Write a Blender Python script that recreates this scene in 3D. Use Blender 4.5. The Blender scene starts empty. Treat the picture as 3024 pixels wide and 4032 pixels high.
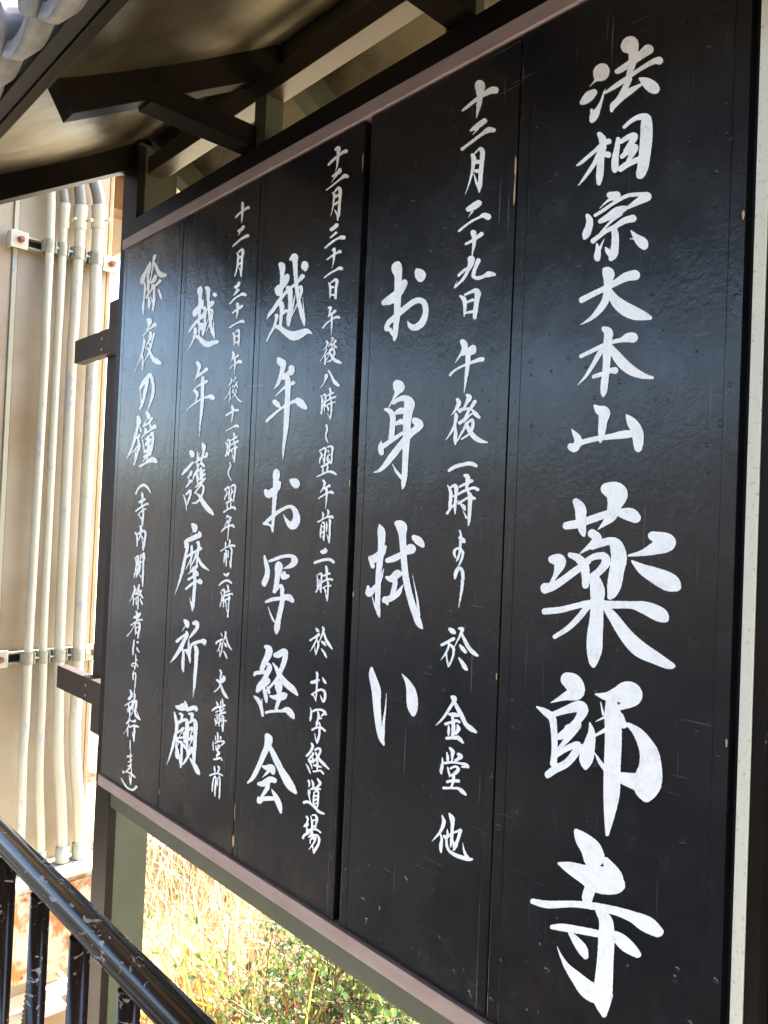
import bpy, bmesh, math, random
import numpy as np
from mathutils import Vector, Matrix

random.seed(7)
rng = np.random.default_rng(7)
sc = bpy.context.scene
col = sc.collection
R = math.radians

# ---------------------------------------------------------------- camera
cd = bpy.data.cameras.new('camera')
cam = bpy.data.objects.new('camera', cd)
col.objects.link(cam)
cd.sensor_fit = 'VERTICAL'
cd.sensor_height = 36.0
cd.lens = 36.0 * 3000.0 / 4032.0
cd.clip_start = 0.03
cd.clip_end = 500
cam.matrix_world = Matrix(((0.684278, -0.014488, 0.729077, 0.40045),
                           (0.728127, -0.041172, -0.684204, -0.99095),
                           (0.03993, 0.999047, -0.017624, 1.53817),
                           (0, 0, 0, 1)))
sc.camera = cam
sc.render.resolution_x = 768
sc.render.resolution_y = 1024

# ---------------------------------------------------------------- light
SUN_EL, SUN_AZ = 38.0, -4.0          # azimuth measured from +Y towards +X
w = bpy.data.worlds.new('World')
sc.world = w
w.use_nodes = True
nt = w.node_tree
nt.nodes.clear()
sky = nt.nodes.new('ShaderNodeTexSky')
sky.sky_type = 'NISHITA'
sky.sun_disc = False
sky.sun_elevation = R(SUN_EL)
sky.sun_rotation = R(SUN_AZ)
sky.dust_density = 2.6
sky.ozone_density = 1.5
bg = nt.nodes.new('ShaderNodeBackground')
bg.inputs['Strength'].default_value = 0.112
ow = nt.nodes.new('ShaderNodeOutputWorld')
nt.links.new(sky.outputs[0], bg.inputs[0])
nt.links.new(bg.outputs[0], ow.inputs[0])
sl = bpy.data.lights.new('sun', 'SUN')
sl.energy = 4.6
sl.angle = R(0.5)
sl.color = (1.0, 0.93, 0.82)
so = bpy.data.objects.new('sun', sl)
col.objects.link(so)
d = Vector((math.sin(R(SUN_AZ)) * math.cos(R(SUN_EL)), math.cos(R(SUN_AZ)) * math.cos(R(SUN_EL)), math.sin(R(SUN_EL))))
so.rotation_euler = d.to_track_quat('Z', 'Y').to_euler()
so.location = d * 20
sc.view_settings.view_transform = 'Standard'
sc.view_settings.look = 'None'
sc.view_settings.gamma = 1
sc.view_settings.use_curve_mapping = False
sc.view_settings.exposure = 3.6
try:
    sc.cycles.max_bounces = 8
    sc.cycles.diffuse_bounces = 5
    sc.cycles.use_denoising = True
except Exception:
    pass

# ---------------------------------------------------------------- materials
class NB:
    """small node-building helper"""
    def __init__(s, name):
        s.m = bpy.data.materials.new(name); s.m.use_nodes = True
        s.t = s.m.node_tree; s.b = s.t.nodes['Principled BSDF']
        s.tc = s.t.nodes.new('ShaderNodeTexCoord')
    def n(s, typ, **kw):
        nd = s.t.nodes.new(typ)
        for k, v in kw.items():
            if k.startswith('_'): setattr(nd, k[1:], v)
            else: s.set(nd, k.replace('__', ' '), v)
        return nd
    def set(s, nd, k, v):
        i = nd.inputs[k]
        if hasattr(v, 'is_output') or isinstance(v, bpy.types.NodeSocket): s.t.links.new(v, i)
        else: i.default_value = v
    def coords(s, scale=(1, 1, 1), src='Object', rot=(0, 0, 0)):
        mp = s.t.nodes.new('ShaderNodeMapping')
        s.t.links.new(s.tc.outputs[src], mp.inputs[0])
        mp.inputs['Scale'].default_value = scale
        mp.inputs['Rotation'].default_value = rot
        return mp.outputs[0]
    def noise(s, sc_, det=4, rough=.55, scale=(1, 1, 1), dist=0, src='Object', rot=(0, 0, 0)):
        nd = s.n('ShaderNodeTexNoise', Scale=sc_, Detail=det, Roughness=rough, Distortion=dist)
        s.t.links.new(s.coords(scale, src, rot), nd.inputs['Vector'])
        return nd.outputs['Fac']
    def ramp(s, fac, stops, interp='LINEAR'):
        nd = s.t.nodes.new('ShaderNodeValToRGB'); cr = nd.color_ramp; cr.interpolation = interp
        while len(cr.elements) > 1: cr.elements.remove(cr.elements[0])
        for i, (p, c) in enumerate(stops):
            c = (c, c, c) if not hasattr(c, '__len__') else c
            e = cr.elements[0] if i == 0 else cr.elements.new(p)
            e.position = p; e.color = (*c, 1)
        s.t.links.new(fac, nd.inputs[0]); return nd.outputs[0]
    def mix(s, fac, a, b, mode='MIX'):
        nd = s.t.nodes.new('ShaderNodeMix'); nd.data_type = 'RGBA'; nd.blend_type = mode
        for k, v in ((0, fac), (6, a), (7, b)):
            if hasattr(v, 'links'): s.t.links.new(v, nd.inputs[k])
            else: nd.inputs[k].default_value = (*v, 1) if hasattr(v, '__len__') else v
        return nd.outputs[2]
    def math(s, op, a, b=0.5):
        nd = s.t.nodes.new('ShaderNodeMath'); nd.operation = op
        for k, v in ((0, a), (1, b)):
            if hasattr(v, 'links'): s.t.links.new(v, nd.inputs[k])
            else: nd.inputs[k].default_value = v
        return nd.outputs[0]
    def bump(s, h, st=.3, dist=.002, prev=None):
        nd = s.n('ShaderNodeBump', Strength=st, Distance=dist)
        s.t.links.new(h, nd.inputs['Height'])
        if prev is not None: s.t.links.new(prev, nd.inputs['Normal'])
        return nd.outputs[0]
    def out(s, base=None, rough=None, normal=None, **kw):
        b = s.b
        for k, v in (('Base Color', base), ('Roughness', rough), ('Normal', normal)):
            if v is None: continue
            if hasattr(v, 'links'): s.t.links.new(v, b.inputs[k])
            else: b.inputs[k].default_value = (*v, 1) if hasattr(v, '__len__') else v
        for k, v in kw.items():
            k = k.replace('__', ' ')
            if hasattr(v, 'links'): s.t.links.new(v, b.inputs[k])
            else: b.inputs[k].default_value = v
        return s.m

def m_board():
    n = NB('black_lacquer')
    big = n.noise(2.2, 3, .5)
    stain = n.ramp(n.noise(5, 5, .6), [(.60, 0), (.72, 1)])
    # long hair scratches
    s1 = n.ramp(n.noise(1.0, 2, .4, scale=(220, 220, 5)), [(.70, 0), (.73, 1)])
    s2 = n.ramp(n.noise(1.0, 3, .4, scale=(9, 9, 260), dist=.6), [(.715, 0), (.74, 1)])
    mask = n.ramp(n.noise(3.2, 3), [(.47, 0), (.64, 1)])
    s3 = n.ramp(n.noise(1.0, 3, .4, scale=(60, 60, 60), dist=2.5, rot=(0, .7, 0)), [(.495, 0), (.5, 1), (.505, 0)])
    m3 = n.ramp(n.noise(2.3, 2), [(.58, 0), (.66, .35)])
    scr = n.math('MULTIPLY', n.math('MAXIMUM', s1, s2), mask)
    scr = n.math('MAXIMUM', scr, n.math('MULTIPLY', s3, m3))
    speck = n.ramp(n.noise(170, 1, .5), [(.80, 0), (.83, 1)])
    dust = n.ramp(n.noise(26, 5, .7, scale=(1, 1, .5)), [(.50, 0), (.85, 1)])
    base = n.mix(stain, (.0085, .0085, .0098), (.018, .013, .010))
    base = n.mix(n.math('MULTIPLY', dust, .42), base, (.034, .035, .040))
    base = n.mix(n.math('MULTIPLY', scr, .65), base, (.16, .16, .17))
    base = n.mix(n.math('MULTIPLY', speck, .6), base, (.35, .35, .34))
    rough = n.ramp(n.noise(7, 5, .65), [(.25, .17), (.8, .33)])
    lump = n.bump(n.math('MULTIPLY', n.noise(120, 4, .6, scale=(1, 1, .8)), n.ramp(n.noise(4.5, 3, .6), [(.36, .12), (.66, 1)])), .62, .0011)
    lump = n.bump(n.noise(1, 4, .6, scale=(190, 190, 7)), .16, .0008, lump)
    wave = n.bump(n.noise(16, 2, .5, scale=(1, 1, .55)), .35, .004, lump)
    pits = n.bump(n.ramp(n.noise(60, 1), [(.26, 0), (.30, 1)]), .5, .001, wave)
    return n.out(base, rough, pits, Specular__IOR__Level=.42)

def m_paint():
    n = NB('white_brush_paint')
    oi = n.t.nodes.new('ShaderNodeObjectInfo')
    str_ = n.noise(1, 5, .6, scale=(240, 240, 90), dist=1.6)
    blot = n.noise(45, 4, .6)
    f = n.math('MULTIPLY', n.ramp(str_, [(.42, 0), (.70, .85)]), n.ramp(blot, [(.42, 0), (.66, 1)]))
    thin = n.ramp(n.noise(70, 4, .7), [(.65, 0), (.74, .6)])
    f = n.math('MAXIMUM', f, thin)
    base = n.mix(f, (.90, .90, .89), (.52, .56, .62))
    return n.out(base, .42, n.bump(str_, .18, .0006))

def m_simple(name, c, rough=.6, var=.25, sc_=8, bump=.15, bs=60, bd=.001, metal=0, scale=(1, 1, 1)):
    n = NB(name)
    f = n.noise(sc_, 5, .6, scale=scale)
    base = n.mix(n.ramp(f, [(.3, 0), (.72, 1)]), tuple(x * (1 - var) for x in c), tuple(min(1, x * (1 + var)) for x in c))
    return n.out(base, rough, n.bump(n.noise(bs, 4, .6, scale=scale), bump, bd), Metallic=metal)

def m_soffit():
    n = NB('weathered_bronze_sheet')
    blot = n.noise(3.2, 4, .55, scale=(1, 1, 1))
    fine = n.noise(1, 5, .65, scale=(30, 160, 160))
    base = n.mix(n.ramp(blot, [(.36, 0), (.62, 1)]), (.035, .029, .017), (.155, .13, .082))
    base = n.mix(n.math('MULTIPLY', n.ramp(fine, [(.35, 0), (.8, 1)]), .5), base, (.17, .14, .095))
    return n.out(base, n.ramp(blot, [(.3, .33), (.7, .5)]), n.bump(fine, .25, .0012, n.bump(n.noise(7, 2), .35, .02)), Metallic=.55)

def m_beam():
    n = NB('dark_brown_coated_steel')
    f = n.noise(6, 5, .6)
    base = n.mix(n.ramp(f, [(.3, 0), (.7, 1)]), (.006, .0042, .0033), (.012, .0082, .006))
    sp = n.ramp(n.noise(140, 2), [(.74, 0), (.80, 1)])
    base = n.mix(n.math('MULTIPLY', sp, .5), base, (.25, .2, .13))
    return n.out(base, .5, n.bump(n.noise(90, 3), .12, .0008), Specular__IOR__Level=.12)

def m_strip():
    n = NB('pinkish_aged_moulding')
    f = n.noise(9, 5, .6, scale=(1, 1, 3))
    base = n.mix(n.ramp(f, [(.3, 0), (.75, 1)]), (.25, .18, .168), (.35, .262, .248))
    sp = n.ramp(n.noise(120, 2), [(.72, 0), (.78, 1)])
    base = n.mix(n.math('MULTIPLY', sp, .7), base, (.12, .08, .06))
    return n.out(base, .55, n.bump(n.noise(120, 3), .15, .0006))

def m_white_strip():
    n = NB('speckled_white_moulding')
    sp = n.ramp(n.noise(160, 3, .7), [(.58, 0), (.70, 1)])
    base = n.mix(n.math('MULTIPLY', sp, .8), (.62, .60, .50), (.30, .26, .18))
    return n.out(base, .6, n.bump(n.noise(150, 3), .2, .0005))

def m_cream(name='peeling_cream_paint', peel=.535):
    n = NB(name)
    a = n.noise(26, 4, .65, scale=(1, 1, .45))
    b = n.noise(5, 3, .5)
    mask = n.ramp(n.math('MULTIPLY', a, n.ramp(b, [(.3, .65), (.7, 1.05)])), [(peel - .01, 0), (peel + .01, 1)])
    tone = n.mix(n.noise(4, 3), (.33, .31, .235), (.46, .435, .345))
    base = n.mix(mask, tone, (.30, .31, .31))
    return n.out(base, .5, n.bump(mask, -.5, .0006))

def m_wall():
    n = NB('cream_painted_sheet')
    f = n.noise(2.6, 4, .55)
    base = n.mix(n.ramp(f, [(.35, 0), (.7, 1)]), (.26, .195, .12), (.35, .305, .235))
    st = n.ramp(n.noise(11, 6, .7, scale=(1, 1, .35)), [(.55, 0), (.70, 1)])
    base = n.mix(n.math('MULTIPLY', st, .35), base, (.42, .26, .12))
    return n.out(base, .5, n.bump(n.noise(40, 4), .15, .001))

def m_rusty():
    n = NB('rust_streaked_cream_steel')
    f = n.noise(9, 6, .7, scale=(1, 1, .7))
    r = n.ramp(f, [(.47, 0), (.56, 1)])
    rc = n.mix(n.noise(30, 4), (.24, .085, .02), (.40, .20, .07))
    base = n.mix(r, (.48, .42, .31), rc)
    return n.out(base, .6, n.bump(f, .3, .002))

def m_rail():
    n = NB('chipped_brown_enamel')
    a = n.noise(1, 4, .6, scale=(26, 60, 60), dist=1.2)
    b = n.noise(5, 3, .5)
    chip = n.ramp(n.math('MULTIPLY', a, n.ramp(b, [(.3, .7), (.72, 1.15)])), [(.585, 0), (.60, 1)])
    cc = n.mix(n.ramp(n.noise(14, 3), [(.4, 0), (.6, 1)]), (.34, .33, .33), (.30, .20, .11))
    body = n.mix(n.noise(8, 4), (.009, .005, .004), (.022, .012, .008))
    base = n.mix(chip, body, cc)
    rough = n.ramp(chip, [(0, .17), (1, .6)])
    return n.out(base, rough, n.bump(chip, -.6, .0008), Specular__IOR__Level=.4)

def m_wood():
    n = NB('dark_weathered_timber')
    f = n.noise(1, 6, .65, scale=(90, 90, 6), dist=.4)
    base = n.mix(n.ramp(f, [(.3, 0), (.75, 1)]), (.012, .007, .005), (.042, .025, .016))
    return n.out(base, .65, n.bump(f, .5, .002))

def m_tile():
    n = NB('grey_roof_tile')
    f = n.noise(1, 5, .6, scale=(40, 8, 40))
    base = n.mix(n.ramp(f, [(.3, 0), (.75, 1)]), (.15, .15, .155), (.28, .28, .29))
    bl = n.ramp(n.noise(13, 5, .7), [(.56, 0), (.72, 1)])
    base = n.mix(n.math('MULTIPLY', bl, .6), base, (.30, .22, .15))
    return n.out(base, .55, n.bump(f, .3, .002))

def m_leaf(name, attr, trans, rough=.5):
    n = NB(name)
    at = n.t.nodes.new('ShaderNodeAttribute'); at.attribute_name = attr
    n.out(at.outputs['Color'], rough)
    tr = n.t.nodes.new('ShaderNodeBsdfTranslucent')
    n.t.links.new(at.outputs['Color'], tr.inputs[0])
    mx = n.t.nodes.new('ShaderNodeMixShader'); mx.inputs[0].default_value = trans
    o = n.t.nodes['Material Output']
    n.t.links.new(n.b.outputs[0], mx.inputs[1]); n.t.links.new(tr.outputs[0], mx.inputs[2])
    n.t.links.new(mx.outputs[0], o.inputs[0])
    return n.m

def m_ground():
    n = NB('dry_soil_and_litter')
    f = n.noise(9, 8, .7)
    base = n.ramp(f, [(.30, (.14, .10, .05)), (.48, (.42, .34, .20)), (.7, (.60, .53, .38))])
    return n.out(base, .9, n.bump(f, .8, .03))

def m_asphalt():
    n = NB('grey_asphalt')
    f = n.noise(140, 4, .7)
    base = n.mix(f, (.035, .035, .036), (.075, .073, .07))
    return n.out(base, .85, n.bump(f, .5, .003))

M = dict(board=m_board(), paint=m_paint(), soffit=m_soffit(), beam=m_beam(), strip=m_strip(), wstrip=m_white_strip(),
         cream=m_cream(), cream2=m_cream('cream_clamp_steel', .56), wall=m_wall(), rusty=m_rusty(), rail=m_rail(), wood=m_wood(), tile=m_tile(),
         ground=m_ground(), asphalt=m_asphalt(),
         post=m_simple('olive_brown_painted_post', (.036, .041, .022), .6, .25, 5),
         bronze=m_simple('brown_bronze_beam_cover', (.028, .019, .012), .34, .25, 6, metal=.2),
         greyflex=m_simple('grey_flexible_conduit', (.17, .165, .16), .55, .2, 20),
         blackflex=m_simple('black_corrugated_plastic', (.02, .02, .022), .45, .2),
         rustbolt=m_simple('rusted_bolt_steel', (.22, .08, .04), .7, .3, 60, .4, 120),
         metal=m_simple('grey_bolt_steel', (.42, .41, .38), .4, .2, 40, .1, metal=.6),
         clampsteel=m_simple('grimy_clamp_steel', (.24, .23, .17), .5, .35, 30, .3, 90),
         rustpatch=m_simple('orange_rust_stain', (.36, .17, .04), .85, .35, 40, .4, 90),
         core=m_simple('bare_wood_chip', (.50, .33, .18), .8, .2, 60),
         black=m_simple('black_gap_backing', (.006, .006, .007), .7, .2),
         white=m_simple('white_fence_paint', (.75, .72, .66), .5, .08),
         brown=m_simple('brown_eave_paint', (.20, .11, .07), .6, .2),
         plaster=m_simple('cream_plaster', (.62, .52, .38), .8, .1),
         stone=m_simple('pale_stone', (.50, .47, .42), .85, .25, 9, .6, 30, .01),
         dark=m_simple('dark_reflection_blocker', (.035, .028, .024), .8, .2, 3),
         oldwood=m_simple('tan_edge_timber', (.36, .24, .14), .7, .2, 9),
         canopy=m_simple('brown_canopy_blocker', (.20, .15, .10), .7, .2, 4),
         reed=m_leaf('dry_reed', 'tint', .35), leaf=m_leaf('small_green_leaf', 'tint', .42, .35),
         stem=m_simple('brown_twig', (.11, .06, .035), .8, .2))

# ---------------------------------------------------------------- mesh helpers
def mesh_obj(name, verts, faces, mat, parent=None, smooth=False, uv=None):
    me = bpy.data.meshes.new(name)
    me.from_pydata([tuple(v) for v in verts], [], [tuple(f) for f in faces])
    me.materials.append(mat)
    if smooth: me.polygons.foreach_set('use_smooth', [True] * len(me.polygons))
    me.update()
    o = bpy.data.objects.new(name, me); col.objects.link(o)
    if parent is not None: o.parent = parent
    return o

class MB:
    def __init__(s): s.v = []; s.f = []; s.sm = []
    def box(s, x0, x1, y0, y1, z0, z1, bev=0.0):
        bm = bmesh.new(); bmesh.ops.create_cube(bm, size=1)
        for v in bm.verts:
            v.co = ((x0 + x1) / 2 + v.co.x * (x1 - x0), (y0 + y1) / 2 + v.co.y * (y1 - y0), (z0 + z1) / 2 + v.co.z * (z1 - z0))
        if bev: bmesh.ops.bevel(bm, geom=bm.edges[:], offset=bev, segments=2, affect='EDGES', profile=.6)
        s.bm(bm); return s
    def bm(s, bm, mat=None, smooth=False):
        b = len(s.v); bm.verts.index_update()
        s.v += [tuple((mat @ v.co) if mat is not None else v.co) for v in bm.verts]
        s.f += [tuple(b + v.index for v in f.verts) for f in bm.faces]; s.sm += [smooth] * len(bm.faces)
        bm.free(); return s
    def beam(s, a, b, w, h, up=(0, 0, 1), bev=0.0):
        """box from a to b, width w across, height h along up; a, b on the centre line"""
        a, b = Vector(a), Vector(b); d = (b - a); L = d.length; d.normalize()
        side = d.cross(Vector(up)).normalized(); u = side.cross(d)
        bm = bmesh.new(); bmesh.ops.create_cube(bm, size=1)
        if bev:
            for v in bm.verts: v.co = Vector((v.co.x * w, v.co.y * L, v.co.z * h))
            bmesh.ops.bevel(bm, geom=bm.edges[:], offset=bev, segments=2, affect='EDGES', profile=.6)
        else:
            for v in bm.verts: v.co = Vector((v.co.x * w, v.co.y * L, v.co.z * h))
        c = (a + b) / 2
        m = Matrix(((side.x, d.x, u.x, c.x), (side.y, d.y, u.y, c.y), (side.z, d.z, u.z, c.z), (0, 0, 0, 1)))
        return s.bm(bm, m)
    def tube(s, pts, rad, seg=16, cap=True, corr=0):
        pts = [Vector(p) for p in pts]; n = len(pts)
        rads = rad if hasattr(rad, '__len__') else [rad] * n
        b = len(s.v)
        prev = None
        for i, p in enumerate(pts):
            t = (pts[min(i + 1, n - 1)] - pts[max(i - 1, 0)]).normalized()
            if prev is None:
                a = Vector((1, 0, 0)) if abs(t.x) < .9 else Vector((0, 1, 0))
                prev = t.cross(a).normalized()
            prev = (prev - t * prev.dot(t)).normalized(); q = t.cross(prev)
            for k in range(seg):
                an = 2 * math.pi * k / seg
                s.v.append(tuple(p + (prev * math.cos(an) + q * math.sin(an)) * rads[i]))
        for i in range(n - 1):
            for k in range(seg):
                k2 = (k + 1) % seg
                s.f.append((b + i * seg + k, b + i * seg + k2, b + (i + 1) * seg + k2, b + (i + 1) * seg + k)); s.sm.append(True)
        if cap:
            s.f.append(tuple(b + k for k in range(seg))[::-1]); s.sm.append(False)
            s.f.append(tuple(b + (n - 1) * seg + k for k in range(seg))); s.sm.append(False)
        return s
    def build(s, name, mat, parent=None):
        me = bpy.data.meshes.new(name); me.from_pydata(s.v, [], s.f); me.materials.append(mat)
        me.polygons.foreach_set('use_smooth', s.sm[:len(s.f)] + [False] * (len(s.f) - len(s.sm))); me.update()
        o = bpy.data.objects.new(name, me); col.objects.link(o)
        if parent is not None: o.parent = parent
        return o

def box(name, mat, parent, x0, x1, y0, y1, z0, z1, bev=0.0015):
    return MB().box(x0, x1, y0, y1, z0, z1, bev).build(name, mat, parent)

def thing(name, label, cat, group=None):
    o = bpy.data.objects.new(name, None); o.empty_display_size = .1; col.objects.link(o)
    o['label'] = label; o['category'] = cat
    if group: o['group'] = group
    return o

def tag(o, label, cat, group=None):
    o['label'] = label; o['category'] = cat
    if group: o['group'] = group
    return o

def spline(pts, n=6):
    pts = [Vector(p) for p in pts]; out = []
    for i in range(len(pts) - 1):
        p0 = pts[max(i - 1, 0)]; p1 = pts[i]; p2 = pts[i + 1]; p3 = pts[min(i + 2, len(pts) - 1)]
        for k in range(n):
            t = k / n
            out.append(.5 * ((2 * p1) + (p2 - p0) * t + (2 * p0 - 5 * p1 + 4 * p2 - p3) * t * t + (3 * p1 - p0 - 3 * p2 + p3) * t ** 3))
    out.append(pts[-1]); return out

# ---------------------------------------------------------------- setting
def struct(o): o['kind'] = 'structure'; return o
# raised walkway the photographer stands on
wk = MB()
wk.v = [(-60, -80, 0), (60, -80, 0), (60, -.47, 0), (-60, -.47, 0), (60, -.47, -.5), (-60, -.47, -.5), (60, -.47, -1.4), (-60, -.47, -1.4)]
wk.f = [(0, 1, 2, 3), (3, 2, 4, 5), (5, 4, 6, 7)]; wk.sm = [False] * 3
struct(wk.build('path', M['asphalt']))
kb = MB().box(-60, 60, -.47, -.36, -1.4, .03, .006)
struct(kb.build('kerb', M['stone']))

def ground_z(x, y):
    x = np.asarray(x, float); y = np.asarray(y, float)
    slope = -.72 + .36 * np.clip(y - .5, 0, 2.6) - .40 * np.clip(-x - 2.0, 0, 1)
    return slope + .03 * np.sin(3.1 * x + 1.3 * y) + .025 * np.sin(5.3 * y - 2.2 * x)
gx = np.concatenate([np.linspace(-90, -9, 18), np.linspace(-8, 3, 70), np.linspace(4, 90, 18)])
gy = np.concatenate([np.linspace(-.36, 6, 50), np.linspace(7, 120, 22)])
GX, GY = np.meshgrid(gx, gy)
GZ = ground_z(GX, GY)
vs = np.stack([GX, GY, GZ], -1).reshape(-1, 3)
nx_ = len(gx)
fs = [(j * nx_ + i, j * nx_ + i + 1, (j + 1) * nx_ + i + 1, (j + 1) * nx_ + i) for j in range(len(gy) - 1) for i in range(nx_ - 1)]
struct(mesh_obj('ground', vs, fs, M['ground'], smooth=True))

# ---------------------------------------------------------------- notice board shelter
sh = thing('notice_board_shelter', 'roofed dark brown frame with pink strips that holds the five black writing panels', 'notice board')
YF = .03
for x0, x1 in ((-1.96, -1.862), (.046, .16)):
    p = box('post', M['post'], sh, x0, x1, YF, .16, -1.1, 2.70)
    MB().box(x0 - .002, x1 + .0025, YF - .003, YF + .022, -1.1, 2.69, .001).build('edge_strip', M['beam'], p)
# front rails
box('top_rail', M['beam'], sh, -1.8615, .0455, YF - .006, .10, 2.384, 2.457)
box('bottom_rail', M['post'], sh, -1.8615, .0455, YF, .10, .646, .714)
box('moulding', M['strip'], sh, -1.872, .012, -.006, .0235, 2.355, 2.383, .001)
box('moulding', M['strip'], sh, -1.872, .012, -.006, .0295, .717, .7485, .001)
box('side_moulding', M['wstrip'], sh, .0135, .0285, -.006, .02, .60, 2.60, .001)
box('side_rail', M['beam'], sh, .029, .0455, -.004, .10, .60, 2.60, .001)
box('backing_board', M['black'], sh, -1.8615, .0285, .022, .0295, .7145, 2.3835, 0)
# roof skeleton
box('purlin', M['bronze'], sh, -1.8, .9, .03, .082, 2.578, 2.63)
box('ridge_beam', M['soffit'], sh, -1.95, .9, .10, .17, 2.672, 2.75)
for i, x in enumerate((-1.19, -.548, .10)):
    box('king_post', M['post'], sh, x - .025, x + .025, .0305, .0815, 2.4575, 2.5775, .001)
    xa = (-1.232, -.528, .12)[i]
    MB().beam((xa, -.247, 2.4845), (xa, .029, 2.4845), .062, .052, bev=.0015).build('bracket_arm', M['beam'], sh)
SL = .59
def zr(y): return 2.628 + SL * (y - .03)          # underside of the rafters
for x, y0 in ((-1.93, -.52), (-1.232, -.432), (-.528, -.432), (.12, -.432)):
    MB().beam((x, y0, zr(y0) + .043), (x, .098, zr(.098) + .043), .058, .075, bev=.0015).build('rafter', M['beam'], sh)
    MB().beam((x, .172, zr(.098) + .04), (x, .80, zr(.098) + .04 - SL * .63), .058, .075, bev=.0015).build('rafter', M['post'], sh)
# eave beam
MB().box(-2.04, .9, -.5255, -.5055, 2.331, 2.352, .002).build('eave_beam', M['beam'], sh)
# soffit: slightly bellied sheet, thick
def sheet(name, ya, yb, za, zb, belly, x0, x1, th, mat):
    n = 14; v = []; f = []
    for k in range(n + 1):
        t = k / n; y = ya + (yb - ya) * t; z = za + (zb - za) * t - belly * math.sin(math.pi * t)
        v += [(x0, y, z), (x1, y, z), (x0, y, z + th), (x1, y, z + th)]
    for k in range(n):
        a = 4 * k; b = a + 4
        f += [(a, b, b + 1, a + 1), (a + 2, a + 3, b + 3, b + 2), (a, a + 2, b + 2, b), (a + 1, b + 1, b + 3, a + 3)]
    f += [(0, 1, 3, 2), (4 * n, 4 * n + 2, 4 * n + 3, 4 * n + 1)]
    return mesh_obj(name, v, f, mat, sh, smooth=False)
zs = lambda y: zr(y) + .083
sheet('soffit', -.535, .10, zs(-.535), zs(.10), .012, -2.03, .9, .02, M['soffit'])
sheet('soffit', .1705, .86, zs(.10), zs(.10) - SL * .69, .0, -2.03, .9, .02, M['soffit'])
box('eave_gap_shade', M['black'], sh, -2.04, .9, -.552, -.5265, 2.336, 2.43)  # black strip in place of the shaded gap behind the eave tiles
box('ridge_cap', M['beam'], sh, -2.03, .9, .1008, .1702, 2.7525, 2.80)
# roof tiles along the front eave: curved pan tiles and ridge of round cover tiles
pan = bmesh.new()
def pan_mesh():
    v = []; f = []; W = .071; n = 10; L = .045; th = .014
    for j, (yy, drop) in enumerate(((0, 0.0), (.02, .004), (L, L * .72))):
        for k in range(n + 1):
            a = -1 + 2 * k / n; sag = .030 * (1 - a * a)
            v.append((a * W, yy, drop - sag)); v.append((a * W * .97, yy, drop - sag + th + (0.016 if j == 0 else 0)))
    m = 2 * (n + 1)
    for j in range(2):
        for k in range(n):
            a = j * m + 2 * k; b = a + m
            f += [(a, a + 2, b + 2, b), (a + 1, b + 1, b + 3, a + 3)]
        f += [(j * m, (j + 1) * m, (j + 1) * m + 1, j * m + 1), (j * m + 2 * n, j * m + 2 * n + 1, (j + 1) * m + 2 * n + 1, (j + 1) * m + 2 * n)]
    for k in range(n): f.append((2 * k, 2 * k + 1, 2 * k + 3, 2 * k + 2))
    me = bpy.data.meshes.new('roof_tile'); me.from_pydata(v, [], f); me.materials.append(M['tile'])
    me.polygons.foreach_set('use_smooth', [True] * len(f)); me.update(); return me
pm = pan_mesh(); pan.free()
for k in range(21):
    o = bpy.data.objects.new('roof_tile', pm); col.objects.link(o); o.parent = sh
    o.location = (-2.11 + .145 * k, -.60 + random.uniform(-.006, .006), 2.327 + random.uniform(-.003, .003)); o.rotation_euler = (0, random.uniform(-.03, .03), 0)
cm = bpy.data.meshes.new('cover_tile')
cb = MB().tube([(0, 0, 0), (0, .010, .001), (0, .011, .001), (0, .06, .03)], [.043, .043, .037, .037], 18)
cm.from_pydata(cb.v, [], cb.f); cm.materials.append(M['tile']); cm.polygons.foreach_set('use_smooth', cb.sm); cm.update()
for k in range(20):
    o = bpy.data.objects.new('cover_tile', cm); col.objects.link(o); o.parent = sh
    o.location = (-2.0375 + .145 * k, -.615 + random.uniform(-.005, .005), 2.368)

# unseen canopy added behind the photographer: it shades the board and shows as the dark upper part of its reflections
ca = thing('unseen_canopy', 'wide unseen canopy added behind the camera to shade the notice board and shape its reflections', 'canopy')
box('blocker_slab', M['canopy'], ca, -6.5, 14, -6.3, -1.0, 3.86, 4.0, .01)
for k in range(6):
    box('beam', M['wood'], ca, -6.2 + 3.6 * k, -6.05 + 3.6 * k, -6.2, -1.1, 3.68, 3.8585, .004)
    box('post', M['wood'], ca, -6.22 + 3.6 * k, -6.05 + 3.6 * k, -6.1, -5.93, 0, 3.678, .004)
hd = MB()
hd.box(-9, 30, -16.6, -15.6, 0, 4.5, .05)  # invented block out of view, darkens the lower reflections in the board
tag(hd.build('unseen_block', M['dark']), 'long unseen dark block added behind the camera to darken the board reflections', 'building')
hd = MB()
hd.box(-70, -9.05, -16.2, -15.8, 0, 4.0, .05)  # second added wall, unseen, bounds the bright reflection on the left panels
tag(hd.build('unseen_wall', M['dark']), 'long unseen dark wall added behind the camera to shape the left panel reflections', 'wall')

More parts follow.
